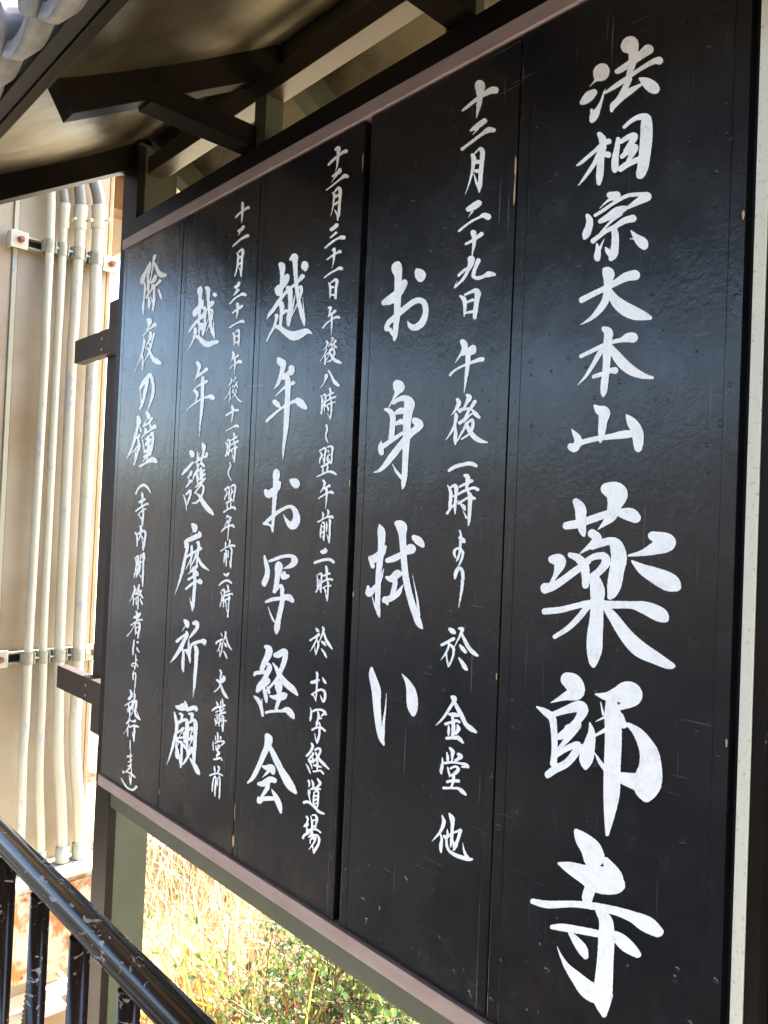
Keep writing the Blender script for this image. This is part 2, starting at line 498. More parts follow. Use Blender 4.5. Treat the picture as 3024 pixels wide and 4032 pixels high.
# ---------------------------------------------------------------- writing panels
bounds = [(-.367, -.0005), (-.736, -.3705), (-1.124, -.756), (-1.494, -1.1275), (-1.866, -1.4975)]
plabels = ['black writing panel at the right end with one column of large white temple name characters',
           'black panel with four big characters and an empty foot, right of the open dark gap',
           'black panel just left of the open dark gap, its six big characters ending pointed',
           'black panel second from the left post, six big characters ending in a dense one',
           'narrow looking black panel against the left post, characters ending in small writing in brackets']
panels = []
for (x0, x1), lb in zip(bounds, plabels):
    t = thing('writing_panel', lb, 'sign panel', 'black panels slotted into the notice board')
    e = .020
    box('board', M['board'], t, x0 + e + .0006, x1 - e - .0006, 0.0, .0205, .752, 2.352, .0006)
    for a, b in ((x0, x0 + e), (x1 - e, x1)):
        box('edge_strip', M['board'], t, a, b, -.0004, .0205, .752, 2.352, .0008)
    panels.append(t)
# bare wood showing where edges are chipped
def chip(panel, x, z, w_, h):
    n = 9; v = []
    for k in range(n):
        a = 2 * math.pi * k / n; r = random.uniform(.6, 1.1)
        v.append((x + math.cos(a) * w_ * r, -.0009, z + math.sin(a) * h * r))
    v += [(p[0], .0, p[2]) for p in v]
    f = [tuple(range(n))] + [(k, k + n, (k + 1) % n + n, (k + 1) % n) for k in range(n)]
    mesh_obj('chipped_edge', v, f, M['core'], panels[panel])
for c in ((0, -.0035, .912, .003, .012), (0, -.0045, .885, .004, .012), (0, -.003, .86, .002, .02), (0, -.003, 1.28, .0012, .006), (0, -.003, 1.955, .002, .009),
          (1, -.3725, 2.135, .0022, .03), (1, -.3725, 2.10, .0018, .03), (2, -.7585, 2.27, .0012, .02), (2, -1.1225, .79, .004, .018), (2, -1.1225, .86, .0012, .02),
          (3, -1.4925, .80, .0015, .01), (1, -.734, 1.4, .0012, .006), (2, -.758, 1.62, .0012, .01), (1, -.3725, 1.30, .0013, .006)):
    chip(*c)

GLYPHS = '''0 674 696 -2595 23030 -1192 22403 -2539 21636 -1147 21134|215,255,29 191,288,65 167,318,41 140,355,10 95,400,2;131,448,25 89,478,40 50,511,31 22,532,14;113,665,23 131,629,35 155,593,24 185,532,12 206,466,8 224,418,2;110,587,12 122,635,27;399,86,54 426,65,57 441,147,35 432,231,29 402,333,17;556,110,39 496,159,31 411,225,25 345,270,24 315,285,18;634,198,31 592,207,21 502,261,16 399,333,17 321,388,19 224,451,9;411,346,23 369,436,22 321,508,18 285,550,23 273,593,12;285,557,22 351,490,24 423,436,23 514,379,7;496,340,11 550,376,41 592,412,45 613,436,22
0 619 586 -2613 21840 -1314 21358 -2565 20672 -1276 20287|203,171,19 230,216,31 230,276,29 215,367,28 209,457,30 203,511,28 198,557,17;278,228,22 236,243,20 170,300,15 109,349,15 49,397,13 13,418,5;206,306,17 164,397,18 109,475,14 67,529,11 28,575,3;272,333,25 230,324,18;353,210,17 344,276,21 329,367,27 326,439,27 329,466,11;399,116,13 447,71,16 507,38,21 561,41,33 567,101,43 564,216,45 552,337,43 540,427,41 522,487,33 510,508,13;374,231,17 429,195,20 477,183,25 459,228,23 399,300,6;381,349,16 429,306,23 477,276,30 453,337,20 423,391,12;371,445,23 423,409,23 507,370,22
0 558 568 -2449 20586 -1292 20244 -2404 19472 -1255 19213|233,38,25 285,41,33;297,62,19 227,77,11 149,144,2;50,201,17 68,237,28 62,291,30 41,340,33 25,376,14;113,198,12 179,159,14 270,98,13 360,47,15 420,35,16 475,35,19 517,50,34 456,86,27 378,135,13;155,246,17 227,207,28 294,165,34 354,141,19;312,183,23 239,249,11 149,346,7;411,222,29 348,240,25 276,285,18 203,321,17 143,364,17 95,400,19;267,309,25 276,358,28 273,442,31 261,502,35 242,538,20;261,520,23 221,484,22 197,448,4;128,421,7 137,472,22 131,526,27 137,549,11;155,454,12 186,385,2;399,318,5 438,370,25 481,412,41 497,439,29;390,382,3 432,382,5
0 592 475 -2464 19433 -1242 19162 -2426 18506 -1212 18307|454,73,41 388,88,35 303,136,25 207,185,22 116,227,22 32,269,24;231,37,29 252,64,48 248,118,34 243,197,31 228,269,30 183,341,27 116,408,17 20,465,2;261,197,22 303,269,40 370,329,52 448,371,52 520,393,35 569,408,16
0 620 574 -2452 18525 -1181 18316 -2407 17412 -1145 17293|226,27,19 264,57,36 258,118,33 252,208,33 249,299,30 242,371,29 233,449,30 226,516,27 221,558,8;453,97,40 417,97,36 369,115,20 291,133,16 194,172,17 110,211,16 38,244,16;224,172,22 182,238,20 128,329,16 68,413,11 10,469,2;273,166,25 321,232,36 387,311,42 459,365,36 532,398,23 601,413,11;146,404,16 212,383,18 273,359,20 315,356,27
0 616 391 -2579 17349 -1299 17235 -2547 16590 -1273 16536|44,205,4 77,250,23 98,286,31 83,311,22;35,341,27 68,347,36 116,311,23 236,280,20 357,262,22 447,247,31 520,238,29;236,21,13 273,54,35 309,72,47 300,136,35 291,214,30 279,299,12;481,91,6 520,148,36 559,214,42 568,286,40 568,347,30 571,371,12
0 1125 1481 -3020 16159 -717 16126 -2894 13247 -632 13621|320,158,28 358,217,47 361,302,42 373,378,32 385,422,15;236,348,30 320,335,34 422,306,30 565,259,30 675,238,30;683,247,34 751,259,52 791,285,41;573,57,49 649,91,83 632,184,54 607,268,44 565,319,24 502,378,3;455,411,36 497,445,34 455,496,27 354,567,4;455,508,30 523,487,30 607,470,32 649,513,52 666,605,61 649,707,57 632,808,56 616,876,39 599,909,22;270,580,20 337,605,32 388,665,39 400,749,32 400,816,29;396,631,19 472,593,25 548,589,30 565,639,35 514,707,30 447,757,30;109,614,30 181,631,54 151,724,24 105,800,15;50,842,42 126,825,32 227,766,30 337,690,28 430,631,17;919,428,35 1012,479,69 928,530,47 843,563,24 742,584,8;767,627,8 843,690,39 936,740,61 1029,791,71 1080,829,37;472,757,39 497,859,59 493,960,52 489,1086,56 476,1213,64 472,1323,62 464,1416,35 468,1454,10;46,1023,25 185,1011,25 320,981,23 438,960,27 607,970,30 759,973,30 860,994,49 962,1044,57 1004,1082,28;430,968,25 354,1061,25 253,1154,22 135,1222,17;548,977,20 624,1070,39 717,1205,51 818,1314,61 928,1382,49 1029,1441,32 1063,1449,15
0 1004 1305 -2972 13214 -903 13559 -2861 10695 -826 11353|278,64,56 329,97,74 354,165,62 261,199,32 139,249,3;16,283,8 92,325,28 151,376,32 167,503,27 170,629,27 160,730,29;160,342,22 261,308,30 371,279,46 405,317,44 354,401,30 253,494,34 206,519,24;286,452,32 371,427,24 286,528,24 206,612,13;177,663,24 270,612,24 362,578,24 354,629,32 278,722,32 177,773,32 113,815,29;464,410,7 476,494,30 455,595,49 434,688,57 430,760,19;388,595,17 438,595,25;624,232,34 641,334,62 645,545,64 637,756,64 632,967,62 616,1135,41 599,1283,14;510,182,7 599,199,35 692,182,64 759,169,89 784,216,64 708,283,24;548,245,4 569,342,10;510,397,3 582,363,10;510,507,10 599,456,17;502,646,3 540,713,15 582,773,17;692,359,32 725,427,25;759,422,17 835,494,39 903,629,64 915,756,81 894,891,100 890,996,37;894,891,83 793,865,61 692,836,41
0 1066 1502 -2975 10803 -803 11486 -2848 7946 -715 8999|403,27,19 452,90,56 519,166,78 545,233,84;503,140,42 532,292,51 519,461,46 494,554,44 498,605,21;258,284,10 351,318,46 469,368,73 587,411,106 688,444,86 743,461,42;638,259,25 697,377,61 730,461,49;30,584,22 165,609,30 376,605,26 545,622,30 713,659,34 840,706,44 941,765,62 1017,824,41;587,655,30 638,740,52 642,883,62 633,1052,64 621,1221,71 612,1347,71 625,1474,20;612,1322,79 503,1280,71 401,1178,46 325,1094,24 275,1010,10 245,942,3;199,786,17 292,790,30 460,816,30 629,849,30 722,866,44 798,934,51 874,1001,27;351,832,14 401,892,32 452,959,41 481,1018,22
1 385 646 -6931 20538 -5605 20236 -6836 18918 -5524 18724|148,23,15 134,61,43 145,126,30 143,235,28 140,343,27 137,425,26 129,506,22 121,587,20 115,628,10;197,175,23 175,213,31 137,267,34 83,311,36 29,335,21;121,609,9 94,571,15 77,541,13 50,541,18 67,495,20 115,452,21 191,387,22 262,332,22 311,316,23 349,343,22 357,414,21 332,490,26 284,528,26 246,522,20 218,479,2;292,77,13 316,113,41 319,143,29
1 411 876 -7032 18228 -5615 18068 -6902 16052 -5506 16043|202,37,29 218,62,46 208,100,23 175,159,9 137,227,3;110,241,11 148,257,21 170,300,23 167,365,22 161,436,22 153,482,20;175,189,14 224,159,18 267,154,25 300,192,40 289,257,37 281,355,30 278,436,29 273,544,26 267,653,23 262,761,22 254,821,18 248,862,7;167,672,3 202,734,11 246,783,16;191,271,14 235,252,25 267,257,15;191,355,14 235,338,22 254,344,18;75,493,5 72,539,22 77,582,21;72,544,21 137,501,18 202,458,16 267,414,10;343,330,26 370,355,33 365,382,28 316,425,26 246,506,26 180,588,27 121,664,23 67,718,14 10,737,2
1 484 869 -7085 15476 -5434 15512 -6956 13342 -5329 13550|123,39,5 139,90,31 142,150,30 137,231,26 126,340,25 115,448,23 112,557,22 109,665,21 118,736,15 125,768,4;61,595,2 82,665,7 104,709,13;175,210,9 137,269,30 82,307,33 50,302,20;50,302,20 69,367,18;31,530,13 36,579,28 82,541,20 131,476,13 161,381,2;261,25,17 299,52,42 307,123,29 313,231,25 321,340,24 332,448,25 353,557,25 381,665,25 408,747,25 432,817,23 454,852,9;429,752,13 421,638,8 402,530,4 381,421,1;191,321,20 250,302,26 326,259,22 370,231,40;180,454,10 223,465,27 267,427,31 283,432,20;250,459,18 248,513,20 229,584,18;169,633,25 218,617,25 272,579,21 313,513,3;169,627,23 191,665,8;397,139,20 429,166,31 459,204,16
1 402 638 -6821 12680 -5470 12898 -6729 11155 -5392 11473|30,19,11 35,73,27 54,138,34 70,203,38 73,285,33 81,393,29 92,491,25 111,567,23 130,621,9;125,556,13 130,447,11 144,339,6 153,209,1;276,68,4 314,122,18 342,192,34 350,257,42 355,323,39 361,377,20 361,393,7
1 308 310 -5009 23316 -4122 22958 -4973 22599 -4090 22277|149,29,20 156,48,40 154,120,24 149,191,20 137,252,11 129,300,2;272,82,28 239,86,25 173,124,17 111,167,14 54,214,13 16,241,8
1 293 271 -5001 22641 -4157 22332 -4969 22017 -4129 21737|200,28,20 167,52,22 129,80,19 92,103,9;148,90,8 105,139,1;267,101,18 233,99,22 181,132,13 110,185,12 58,223,11 22,249,14
1 173 389 -4868 22084 -4368 21915 -4823 21197 -4327 21053|70,73,17 77,101,19 72,158,14 60,224,9 39,300,6 10,379,2;89,54,6 117,25,8 136,25,17 146,58,19 139,144,17 131,239,17 127,310,16 120,362,5;79,220,3 98,286,9 117,334,9;91,125,16 122,125,16;93,196,14 122,198,16
1 278 268 -4989 21180 -4188 20951 -4958 20569 -4160 20366|174,33,25 140,55,27 93,81,20;126,97,8 93,142,1;245,140,25 216,128,19 178,145,9 121,173,9 64,214,9 17,251,9
1 168 224 -4807 20604 -4324 20479 -4782 20097 -4300 19986|79,31,23 86,78,17 82,135,12 72,183,6 70,214,3;143,40,17 112,64,14 70,92,12 17,119,9
1 351 275 -5038 20206 -4035 19972 -5006 19579 -4008 19380|150,37,29 148,71,23 121,132,14 88,189,12 41,237,9 15,260,7;17,256,6 36,204,1;112,109,9 83,132,11 50,163,11;207,47,19 193,80,15 174,132,15 169,170,15 207,185,15 259,166,14 288,154,23 330,156,12
1 189 262 -4875 19596 -4331 19486 -4845 19006 -4303 18914|17,71,9 46,95,19 53,142,15 51,190,11 47,230,3;55,59,9 101,38,12 143,28,20 153,57,22 143,128,19 136,190,18 129,240,14;72,119,9 115,100,12;67,202,9 120,192,12;167,47,14 167,66,9
1 298 445 -5076 18732 -4214 18600 -5024 17725 -4168 17641|117,27,19 133,51,27 133,84,20 107,127,11 60,195,2;126,122,18 164,98,20 202,79,25;202,103,24 164,127,18;273,167,17 240,174,16 183,195,11 107,226,9 50,260,9 19,290,11;162,136,20 162,174,19 155,245,16 145,326,11 131,435,2
1 346 418 -5105 17767 -4110 17667 -5056 16823 -4067 16775|181,19,11 200,38,20 181,76,14 162,114,9;242,72,16 223,105,14 195,143,11 167,200,12;124,143,17 152,129,12 190,126,9;223,138,8 247,167,17 276,195,11;228,162,6 200,181,8 162,214,14 124,238,14;105,53,12 117,81,19 95,129,12 55,178,2;93,169,11 95,190,17 86,242,12 57,309,9 10,373,2;83,247,11 91,314,14 88,361,16 88,404,7;176,247,12 148,304,9 100,385,5;181,242,11 223,214,11 226,266,13 200,323,9 138,366,6;176,247,13 204,304,18 247,356,20 290,380,16 333,390,6
1 254 99 -4996 16565 -4266 16539 -4984 16343 -4255 16327|20,79,12 70,50,15 127,34,14 189,24,16 232,41,14
1 281 425 -5024 16343 -4216 16324 -4975 15397 -4172 15420|24,100,6 45,138,13 48,190,14 43,252,14 38,285,8;48,112,8 81,98,13 93,124,17 88,190,12 83,261,12 83,318,6;19,316,11 50,276,8 83,242,6 110,214,2;159,19,11 181,29,19 181,72,14 174,119,11;121,107,9 164,86,11 212,62,14;60,186,7 107,167,9 159,140,11 226,117,11 259,129,14;188,152,11 202,181,18 200,238,16 197,309,14 194,366,12 189,411,6;145,295,2 174,352,9;112,238,11 159,209,9 202,190,12 235,200,11;126,242,5 150,266,16 162,290,7
1 119 314 -4815 15373 -4472 15383 -4780 14685 -4439 14708|63,14,6 73,47,9 70,109,11 65,180,9 51,232,9 39,256,5;61,71,9 87,90,19 99,104,12;30,227,7 20,185,12 39,158,9 68,161,12 89,194,11 77,246,9 54,298,7
1 100 352 -4754 14753 -4466 14772 -4715 13987 -4429 14017|44,15,7 20,58,11 15,110,7;20,101,7 48,29,11 72,48,14 79,101,13 75,133,13 70,195,11 58,267,7 45,343,1
1 318 359 -5012 13662 -4108 13773 -4970 12873 -4072 13023|83,22,11 105,38,20 124,53,11;19,148,11 57,129,12 114,100,14;79,129,9 72,171,9 48,219,8 12,266,2;91,148,9 114,176,12 112,228,9 95,276,9 74,314,9;74,314,8 62,266,7 57,219,6;159,19,9 183,24,16 169,67,9 121,164,3;181,62,9 209,124,14 242,181,16 276,214,16 302,233,8;164,148,6 186,176,16 209,204,12;157,252,6 181,285,14 204,323,17 219,342,9
1 345 395 -5071 12461 -4088 12646 -5025 11596 -4049 11827|143,19,11 160,34,22 153,64,14 110,131,12 63,197,9 10,245,2;165,64,12 200,131,17 229,188,17 252,235,16 290,269,20 326,295,11;115,155,6 153,159,18 186,164,14;93,233,12 134,219,11 181,207,12 203,219,8;148,183,11 153,226,14 155,283,16 148,326,12;117,250,6 117,283,11 116,321,6;186,240,6 195,273,16 172,311,9;101,344,12 148,342,12 191,342,17 229,378,9
1 252 401 -4924 11600 -4208 11770 -4879 10734 -4167 10937|91,16,8 112,45,17 110,83,11 107,123,6;67,54,5 74,92,12 74,120,9;157,64,12 176,87,17 133,116,9;31,94,4 31,144,11 22,192,14 22,220,6;53,135,11 110,130,9 171,137,9 214,149,14 233,168,11;228,166,9 186,166,7;72,168,5 83,206,9 91,244,6;98,177,9 138,163,9 157,187,14 133,215,14 105,234,9;119,230,12 119,268,12 105,320,8;72,282,12 119,275,11 157,277,14;41,332,11 100,332,9 157,336,11 186,358,16 214,384,9
1 343 394 -5052 10425 -4082 10715 -5007 9573 -4042 9907|93,26,3 109,73,15 101,113,15 77,162,11 40,203,7 10,233,2;81,170,5 91,215,10 85,268,15 85,317,8;152,16,8 174,52,20 178,93,15 174,154,12 170,215,12 162,276,5;109,189,8 126,199,15 170,174,8 223,150,10 239,150,14 223,207,12 203,264,15 187,300,8;191,280,11 182,239,8 174,207,7;136,136,2 138,174,10 130,223,10 134,272,11 158,313,12 203,341,15 256,361,16 296,372,15 325,374,10;296,366,15 272,321,10 256,244,1
2 378 707 -10943 21636 -9095 21201 -10783 19505 -8963 19235|128,96,19 140,112,26 140,177,17 136,259,16 128,340,13;180,189,19 168,226,23 136,267,23 107,291,28 107,324,19;298,189,18 274,218,13 233,259,11 185,299,13 152,336,13 111,389,15 71,446,16 38,486,13 16,521,5;119,393,19 136,417,22 136,462,15 130,523,13 126,584,11;168,462,14 140,482,12;95,499,16 91,535,11 71,592,10 42,641,8 14,694,6;79,584,12 119,592,19 168,629,23 225,657,35 274,645,33 327,621,22 366,637,5;189,283,20 201,307,22 205,381,16 197,462,14 193,523,19 189,572,11;241,328,2 229,401,7 209,470,13 189,527,11;209,55,12 237,35,27 241,76,20 246,177,16 254,279,15 266,360,15 282,442,16 302,519,17 313,576,5;315,543,5 307,462,5 300,356,1;284,275,15 290,307,12 270,381,8 241,446,5 213,511,3;315,92,24 315,112,27 319,137,12
2 348 823 -10791 19187 -9104 18959 -10609 16758 -8951 16700|113,19,11 134,48,30 154,60,24 146,121,19 130,174,17 109,223,12 77,265,2;219,97,24 215,129,23 191,141,18 158,166,20 142,170,18;233,213,15 199,227,13 158,255,10 93,316,4;85,363,19 109,385,20 126,402,8;264,349,20 288,373,30 325,410,15;268,353,15 223,365,13 158,402,10 97,446,10 48,487,12 18,516,10;189,174,19 191,223,23 189,304,20 185,385,22 180,467,22 176,548,20 168,630,15 160,691,12 154,752,8 151,813,2
2 310 518 -10701 16595 -9205 16553 -10588 15087 -9107 15139|119,25,17 119,50,29 115,103,22 109,184,20 103,265,17 97,347,15 92,428,12 88,501,8;138,123,19 126,160,22 89,188,27 56,209,30 32,184,15;87,489,7 73,457,8 44,444,10 20,442,10;18,442,10 56,412,14 109,367,15 162,331,13 219,306,13 256,326,18 274,375,24 272,416,30 252,457,30 227,449,24 199,416,12 174,367,2;231,99,11 264,119,33 272,139,24
2 302 645 -10601 14632 -9152 14711 -10462 12782 -9032 12971|31,21,8 43,70,16 56,135,20 49,188,22 31,233,23 29,257,7;74,62,10 127,42,13 188,23,13 249,23,15 269,58,25 245,95,20 188,119,5;143,74,12 147,107,32 139,160,22 133,209,20 127,257,20 113,302,15;188,156,15 184,184,24 216,180,15;135,286,8 159,253,10 172,274,16 174,331,16 172,392,19 159,453,20 143,526,20 133,583,24 129,627,10;119,546,5 94,510,8 60,420,2;45,383,10 98,363,15 167,355,15 220,347,26 253,375,15
2 374 601 -10786 12543 -8999 12793 -10654 10823 -8888 11199|113,23,15 138,40,26 134,84,28 105,141,23 81,194,20;18,247,10 28,231,15 65,227,15 101,223,15;136,162,13 142,190,22 121,239,20 93,296,23 65,337,27 46,369,17;130,284,15 134,300,15 101,329,15;93,337,10 105,385,15 115,430,15 119,459,8;18,414,8 48,442,17 73,491,15 87,564,10;83,434,2 79,467,7;191,89,19 215,84,26 252,60,23 268,72,20 260,133,20 239,194,17 211,263,15 166,320,11 113,377,5;170,152,5 195,190,13 223,247,19 268,308,24 317,353,24 357,402,8;130,345,11 138,385,11;211,308,21 215,337,30 219,390,17 215,446,17 195,512,12;146,410,8 182,422,17 239,414,32 268,402,15;115,540,11 174,530,11 239,528,12 280,520,23 313,556,22 329,585,8
2 412 651 -10887 10499 -8917 10941 -10743 8651 -8799 9239|175,28,20 187,57,32 179,106,27 154,163,23 118,244,20 85,313,19 53,366,16 16,398,8;199,118,16 240,207,23 281,293,24 321,366,31 358,431,29 394,480,10;142,272,10 171,281,20 207,285,29 224,321,15;179,317,13 136,358,1;106,407,13 142,407,23 199,374,24 232,382,20;179,403,15 179,431,17 154,476,15 130,512,11;102,512,6 114,541,24;118,529,18 175,523,18 232,523,16;211,451,4 240,504,18 268,569,22 283,634,8
2 175 213 -8791 23434 -8045 23181 -8752 22839 -8009 22606|76,36,11 95,25,17 95,57,13 93,90,11 88,131,9 84,166,5 73,204,2;152,48,16 130,57,11 97,82,10 60,112,10 16,154,8
2 196 193 -8808 22970 -7978 22706 -8773 22431 -7946 22188|119,21,13 114,37,15 87,56,12 60,75,7;92,67,6 46,129,1;174,73,14 155,73,16 125,94,8 87,124,7 49,154,6 12,181,4
2 107 285 -8633 22518 -8179 22382 -8581 21733 -8131 21614|28,57,8 39,73,11 36,108,8 31,146,6 23,195,4 9,241,1;45,46,7 64,24,9 80,19,11 85,46,14 84,92,11 80,146,10 77,201,10 76,241,7;42,192,3 58,222,8 69,249,7;64,228,5 66,271,6;50,92,8 64,76,9;42,149,9 69,130,9
2 183 217 -8784 21777 -8010 21572 -8744 21178 -7973 20994|105,24,16 89,40,15 64,58,14;102,83,9 83,100,8 56,123,5;159,121,16 143,121,15 116,129,8 83,148,8 45,176,8 14,203,6
2 135 180 -8679 21227 -8106 21089 -8646 20735 -8076 20610|59,29,8 71,18,10 71,48,10 68,75,10 63,124,5 52,170,1;113,40,14 94,48,8 56,70,7 13,102,5
2 172 110 -8758 20841 -8030 20679 -8738 20539 -8011 20387|151,24,13 135,21,13 108,35,8 64,59,7 13,97,5
2 100 183 -8586 20558 -8164 20468 -8554 20061 -8133 19981|12,44,4 25,68,9 26,106,8 25,147,6 22,166,2;27,47,5 50,30,7 69,19,11 80,36,12 73,79,10 69,133,10 67,166,9;42,79,10 53,79,7;34,141,7 56,139,9
2 160 256 -8744 19988 -8066 19863 -8697 19288 -8023 19185|63,19,10 76,19,11 71,46,8 63,76,7 54,96,1;71,79,8 93,60,9 109,46,12;142,96,10 123,92,10 96,103,7 63,125,6 33,152,7 15,176,7;86,79,9 86,111,9 85,152,7 83,198,4 81,247,1
2 197 237 -8801 19344 -7968 19215 -8758 18697 -7928 18593|113,16,8 119,24,7 105,46,5 93,68,4;138,35,9 127,54,7 111,87,5 92,119,8;81,81,4 113,62,5;130,70,5 141,84,6 151,97,3;135,87,4 103,114,5 67,146,4;67,41,7 77,57,8 62,87,5 39,116,1;65,100,5 66,114,6 43,157,3 9,211,1;52,141,4 59,173,8 55,209,8 55,225,4;95,130,5 67,190,2;124,108,7 130,130,8 119,168,6 97,195,6 73,203,4;95,133,7 113,165,11 135,192,13 162,203,12 184,214,5
2 176 162 -8732 18632 -7993 18541 -8703 18192 -7966 18117|63,44,7 61,55,14 54,82,7 38,117,5 10,152,2;81,17,9 98,44,8 114,82,11 136,112,15 160,131,8
2 144 267 -8687 18256 -8080 18192 -8639 17534 -8035 17490|13,74,5 23,96,8 21,134,7 19,175,7 15,212,7;33,69,8 46,61,7 50,80,7 46,120,6 42,156,5;33,120,4 39,120,4 23,185,3;42,156,4 39,183,4 39,215,1;85,15,7 88,31,10 88,58,7 82,101,5;58,74,4 82,61,6 112,50,8;47,123,5 66,109,6 93,93,7 128,82,8;93,101,5 96,128,8 96,175,7 93,215,7 86,253,6;63,210,2 85,250,5;50,156,6 77,137,6 104,126,5 123,123,5;58,156,3 71,172,7 71,193,4
2 45 164 -8482 17464 -8291 17451 -8453 17028 -8263 17018|19,16,8 26,48,8 17,81,6 14,108,6 25,138,7;22,132,6 33,151,4
2 180 271 -8746 17040 -7991 17002 -8697 16310 -7946 16297|35,54,6 54,41,6 76,30,8 84,46,8 77,84,7 74,125,7 73,152,4;60,103,3 70,149,4;46,70,8 51,89,6 38,122,6 35,149,4;62,81,3 49,106,3;100,24,7 125,16,8 138,32,9 133,70,7 131,119,7 127,157,4;108,114,3 122,149,5;103,51,7 106,62,5;114,84,6 103,92,6 95,122,7 106,146,8 76,165,9 49,179,7;62,187,4 62,214,8 60,233,5;95,165,5 100,184,7 89,220,5;13,257,5 51,239,7 89,222,7 127,217,10 163,236,9
2 145 249 -8639 16314 -8034 16304 -8595 15648 -7992 15656|49,16,8 62,35,11 57,59,8 46,83,7 27,112,3;60,81,9 81,67,8 97,59,12;127,116,9 114,108,12 92,111,8 49,135,6 13,159,5;76,86,10 77,116,9 76,154,7 73,195,5 67,239,2
2 146 283 -8620 15686 -8012 15693 -8569 14933 -7965 14960|49,31,3 55,50,8 51,82,5;90,15,7 98,28,8 93,50,7 84,69,5;14,107,6 47,90,6 84,71,7 117,66,11 128,74,10;41,126,3 38,161,7 33,202,7 34,231,4;49,112,7 63,118,8 65,147,6 63,188,7 61,229,7 60,256,3;49,218,2 57,245,4;47,145,5 60,145,5;44,199,5 57,183,5;83,107,3 83,142,7 81,185,4;106,90,8 109,109,10 106,147,8 106,202,8 102,269,6;84,204,2 98,261,4
2 185 146 -8692 14877 -7922 14914 -8666 14489 -7898 14539|100,13,5 103,32,16 87,41,18 70,41,9;19,127,11 51,114,11 97,103,11 141,103,12 165,122,11
2 157 297 -8609 14504 -7955 14547 -8556 13720 -7906 13786|19,79,2 26,116,6 26,157,6 25,184,5;34,79,7 51,70,8 59,89,8 55,144,7 53,184,6 53,220,4;42,184,3 51,214,4;37,122,6 42,138,3 34,171,3;14,215,6 29,187,6 48,160,4;93,16,8 99,38,11 99,76,8 98,116,6;75,89,7 99,76,9 118,70,10;64,138,7 91,122,7 118,114,9 140,119,9;105,130,6 110,154,9 109,198,7 105,247,7 102,285,4;91,239,3 99,276,4;68,186,5 91,171,5 129,165,6;78,184,4 89,209,7 91,233,3
2 199 265 -8720 13219 -7894 13320 -8672 12520 -7850 12647|61,24,6 74,41,11 85,51,5;16,116,8 45,97,7 83,73,12;69,92,7 66,108,7 42,157,6 13,206,2;66,119,6 80,141,8 74,179,8 58,230,4;58,228,4 53,195,4 51,163,3;115,16,8 121,35,10 107,79,7 84,130,3;123,57,7 137,103,9 159,146,12 186,184,5;107,127,7 121,138,12 134,154,8;104,184,4 123,211,8 140,244,8 145,253,4
2 145 258 -8632 12290 -8027 12390 -8586 11615 -7984 11733|58,15,7 65,31,10 62,63,7 61,109,7 58,164,7;77,77,7 66,77,13 44,90,14 20,93,12;104,55,3 118,82,11 131,101,6;23,188,8 58,166,8 90,150,9 118,164,10 126,193,10 120,231,10 107,242,8 88,193,3;58,164,7 55,212,5 51,240,4;23,188,7 39,204,5 50,231,4
2 153 308 -8611 11553 -7974 11680 -8557 10753 -7923 10903|15,11,3 23,43,7 20,81,9 15,114,7;38,41,9 65,30,9 100,30,9 127,46,11 138,68,8;122,62,10 100,81,4;76,43,6 81,76,10 76,106,8 67,135,9 65,160,6;84,95,9 103,97,7;73,141,5 84,130,7 92,152,7 89,184,8 86,228,9 76,268,10 69,295,4;51,217,2 57,255,5 67,293,4;32,187,9 65,171,8 100,171,9 130,195,8
2 205 270 -8686 10798 -7839 10995 -8638 10098 -7796 10321|56,16,8 65,38,11 53,70,11 34,97,10 18,111,10;67,95,10 64,108,9 45,125,8 34,144,9;64,133,8 67,146,8 42,157,7 31,160,5;50,163,8 50,190,4;12,179,4 29,206,7;86,65,9 113,54,10 126,68,9 118,97,9 96,133,8 67,165,7;86,79,3 96,106,9 121,146,11 151,176,12 191,217,5;12,178,3 30,210,8 46,252,4;41,169,4 56,192,5 58,213,3;100,151,8 101,181,9 100,222,6;71,187,7 101,192,11 128,201,7;70,236,7 98,234,6 128,231,8 149,255,7
2 189 305 -8736 10048 -7950 10257 -8681 9258 -7900 9494|53,27,7 62,51,8 57,78,4;81,27,5 92,57,9 92,84,8;124,12,4 139,36,11 145,57,11 121,81,8;74,96,8 109,90,11 145,96,8;112,93,8 109,108,7;121,105,8 132,123,8 130,170,8 127,215,7 123,248,4;99,120,6 95,164,7 93,200,6 96,218,3;106,120,5 127,114,4;106,152,7 127,146,6;106,182,7 127,170,7;103,212,6 121,206,7;121,242,5 100,221,2;56,105,7 60,120,11 59,149,7 65,176,5 71,200,5;20,200,12 47,197,10 80,218,9 109,248,8 139,275,12 174,290,7
2 169 326 -8712 9299 -8009 9511 -8653 8458 -7955 8695|47,28,9 56,49,8 50,76,8 47,124,6 44,160,4;26,103,7 44,91,15 56,88,8;17,195,9 26,174,10 56,157,10 74,133,11;78,22,3 86,55,7 89,91,8 86,130,7;92,16,5 115,16,8 127,46,11 121,82,8 115,118,7;97,58,7 115,52,6;97,106,9 115,103,9;56,133,7 86,127,7 127,130,8 154,151,7;86,133,10 86,166,11 74,180,9 59,189,3;86,166,11 92,189,10 74,213,6 75,237,4;97,171,8 127,174,8 144,201,9 139,240,10 118,279,11 103,312,7;93,255,4 100,303,6;100,201,8 115,189,8 112,213,8 92,249,7 65,285,2
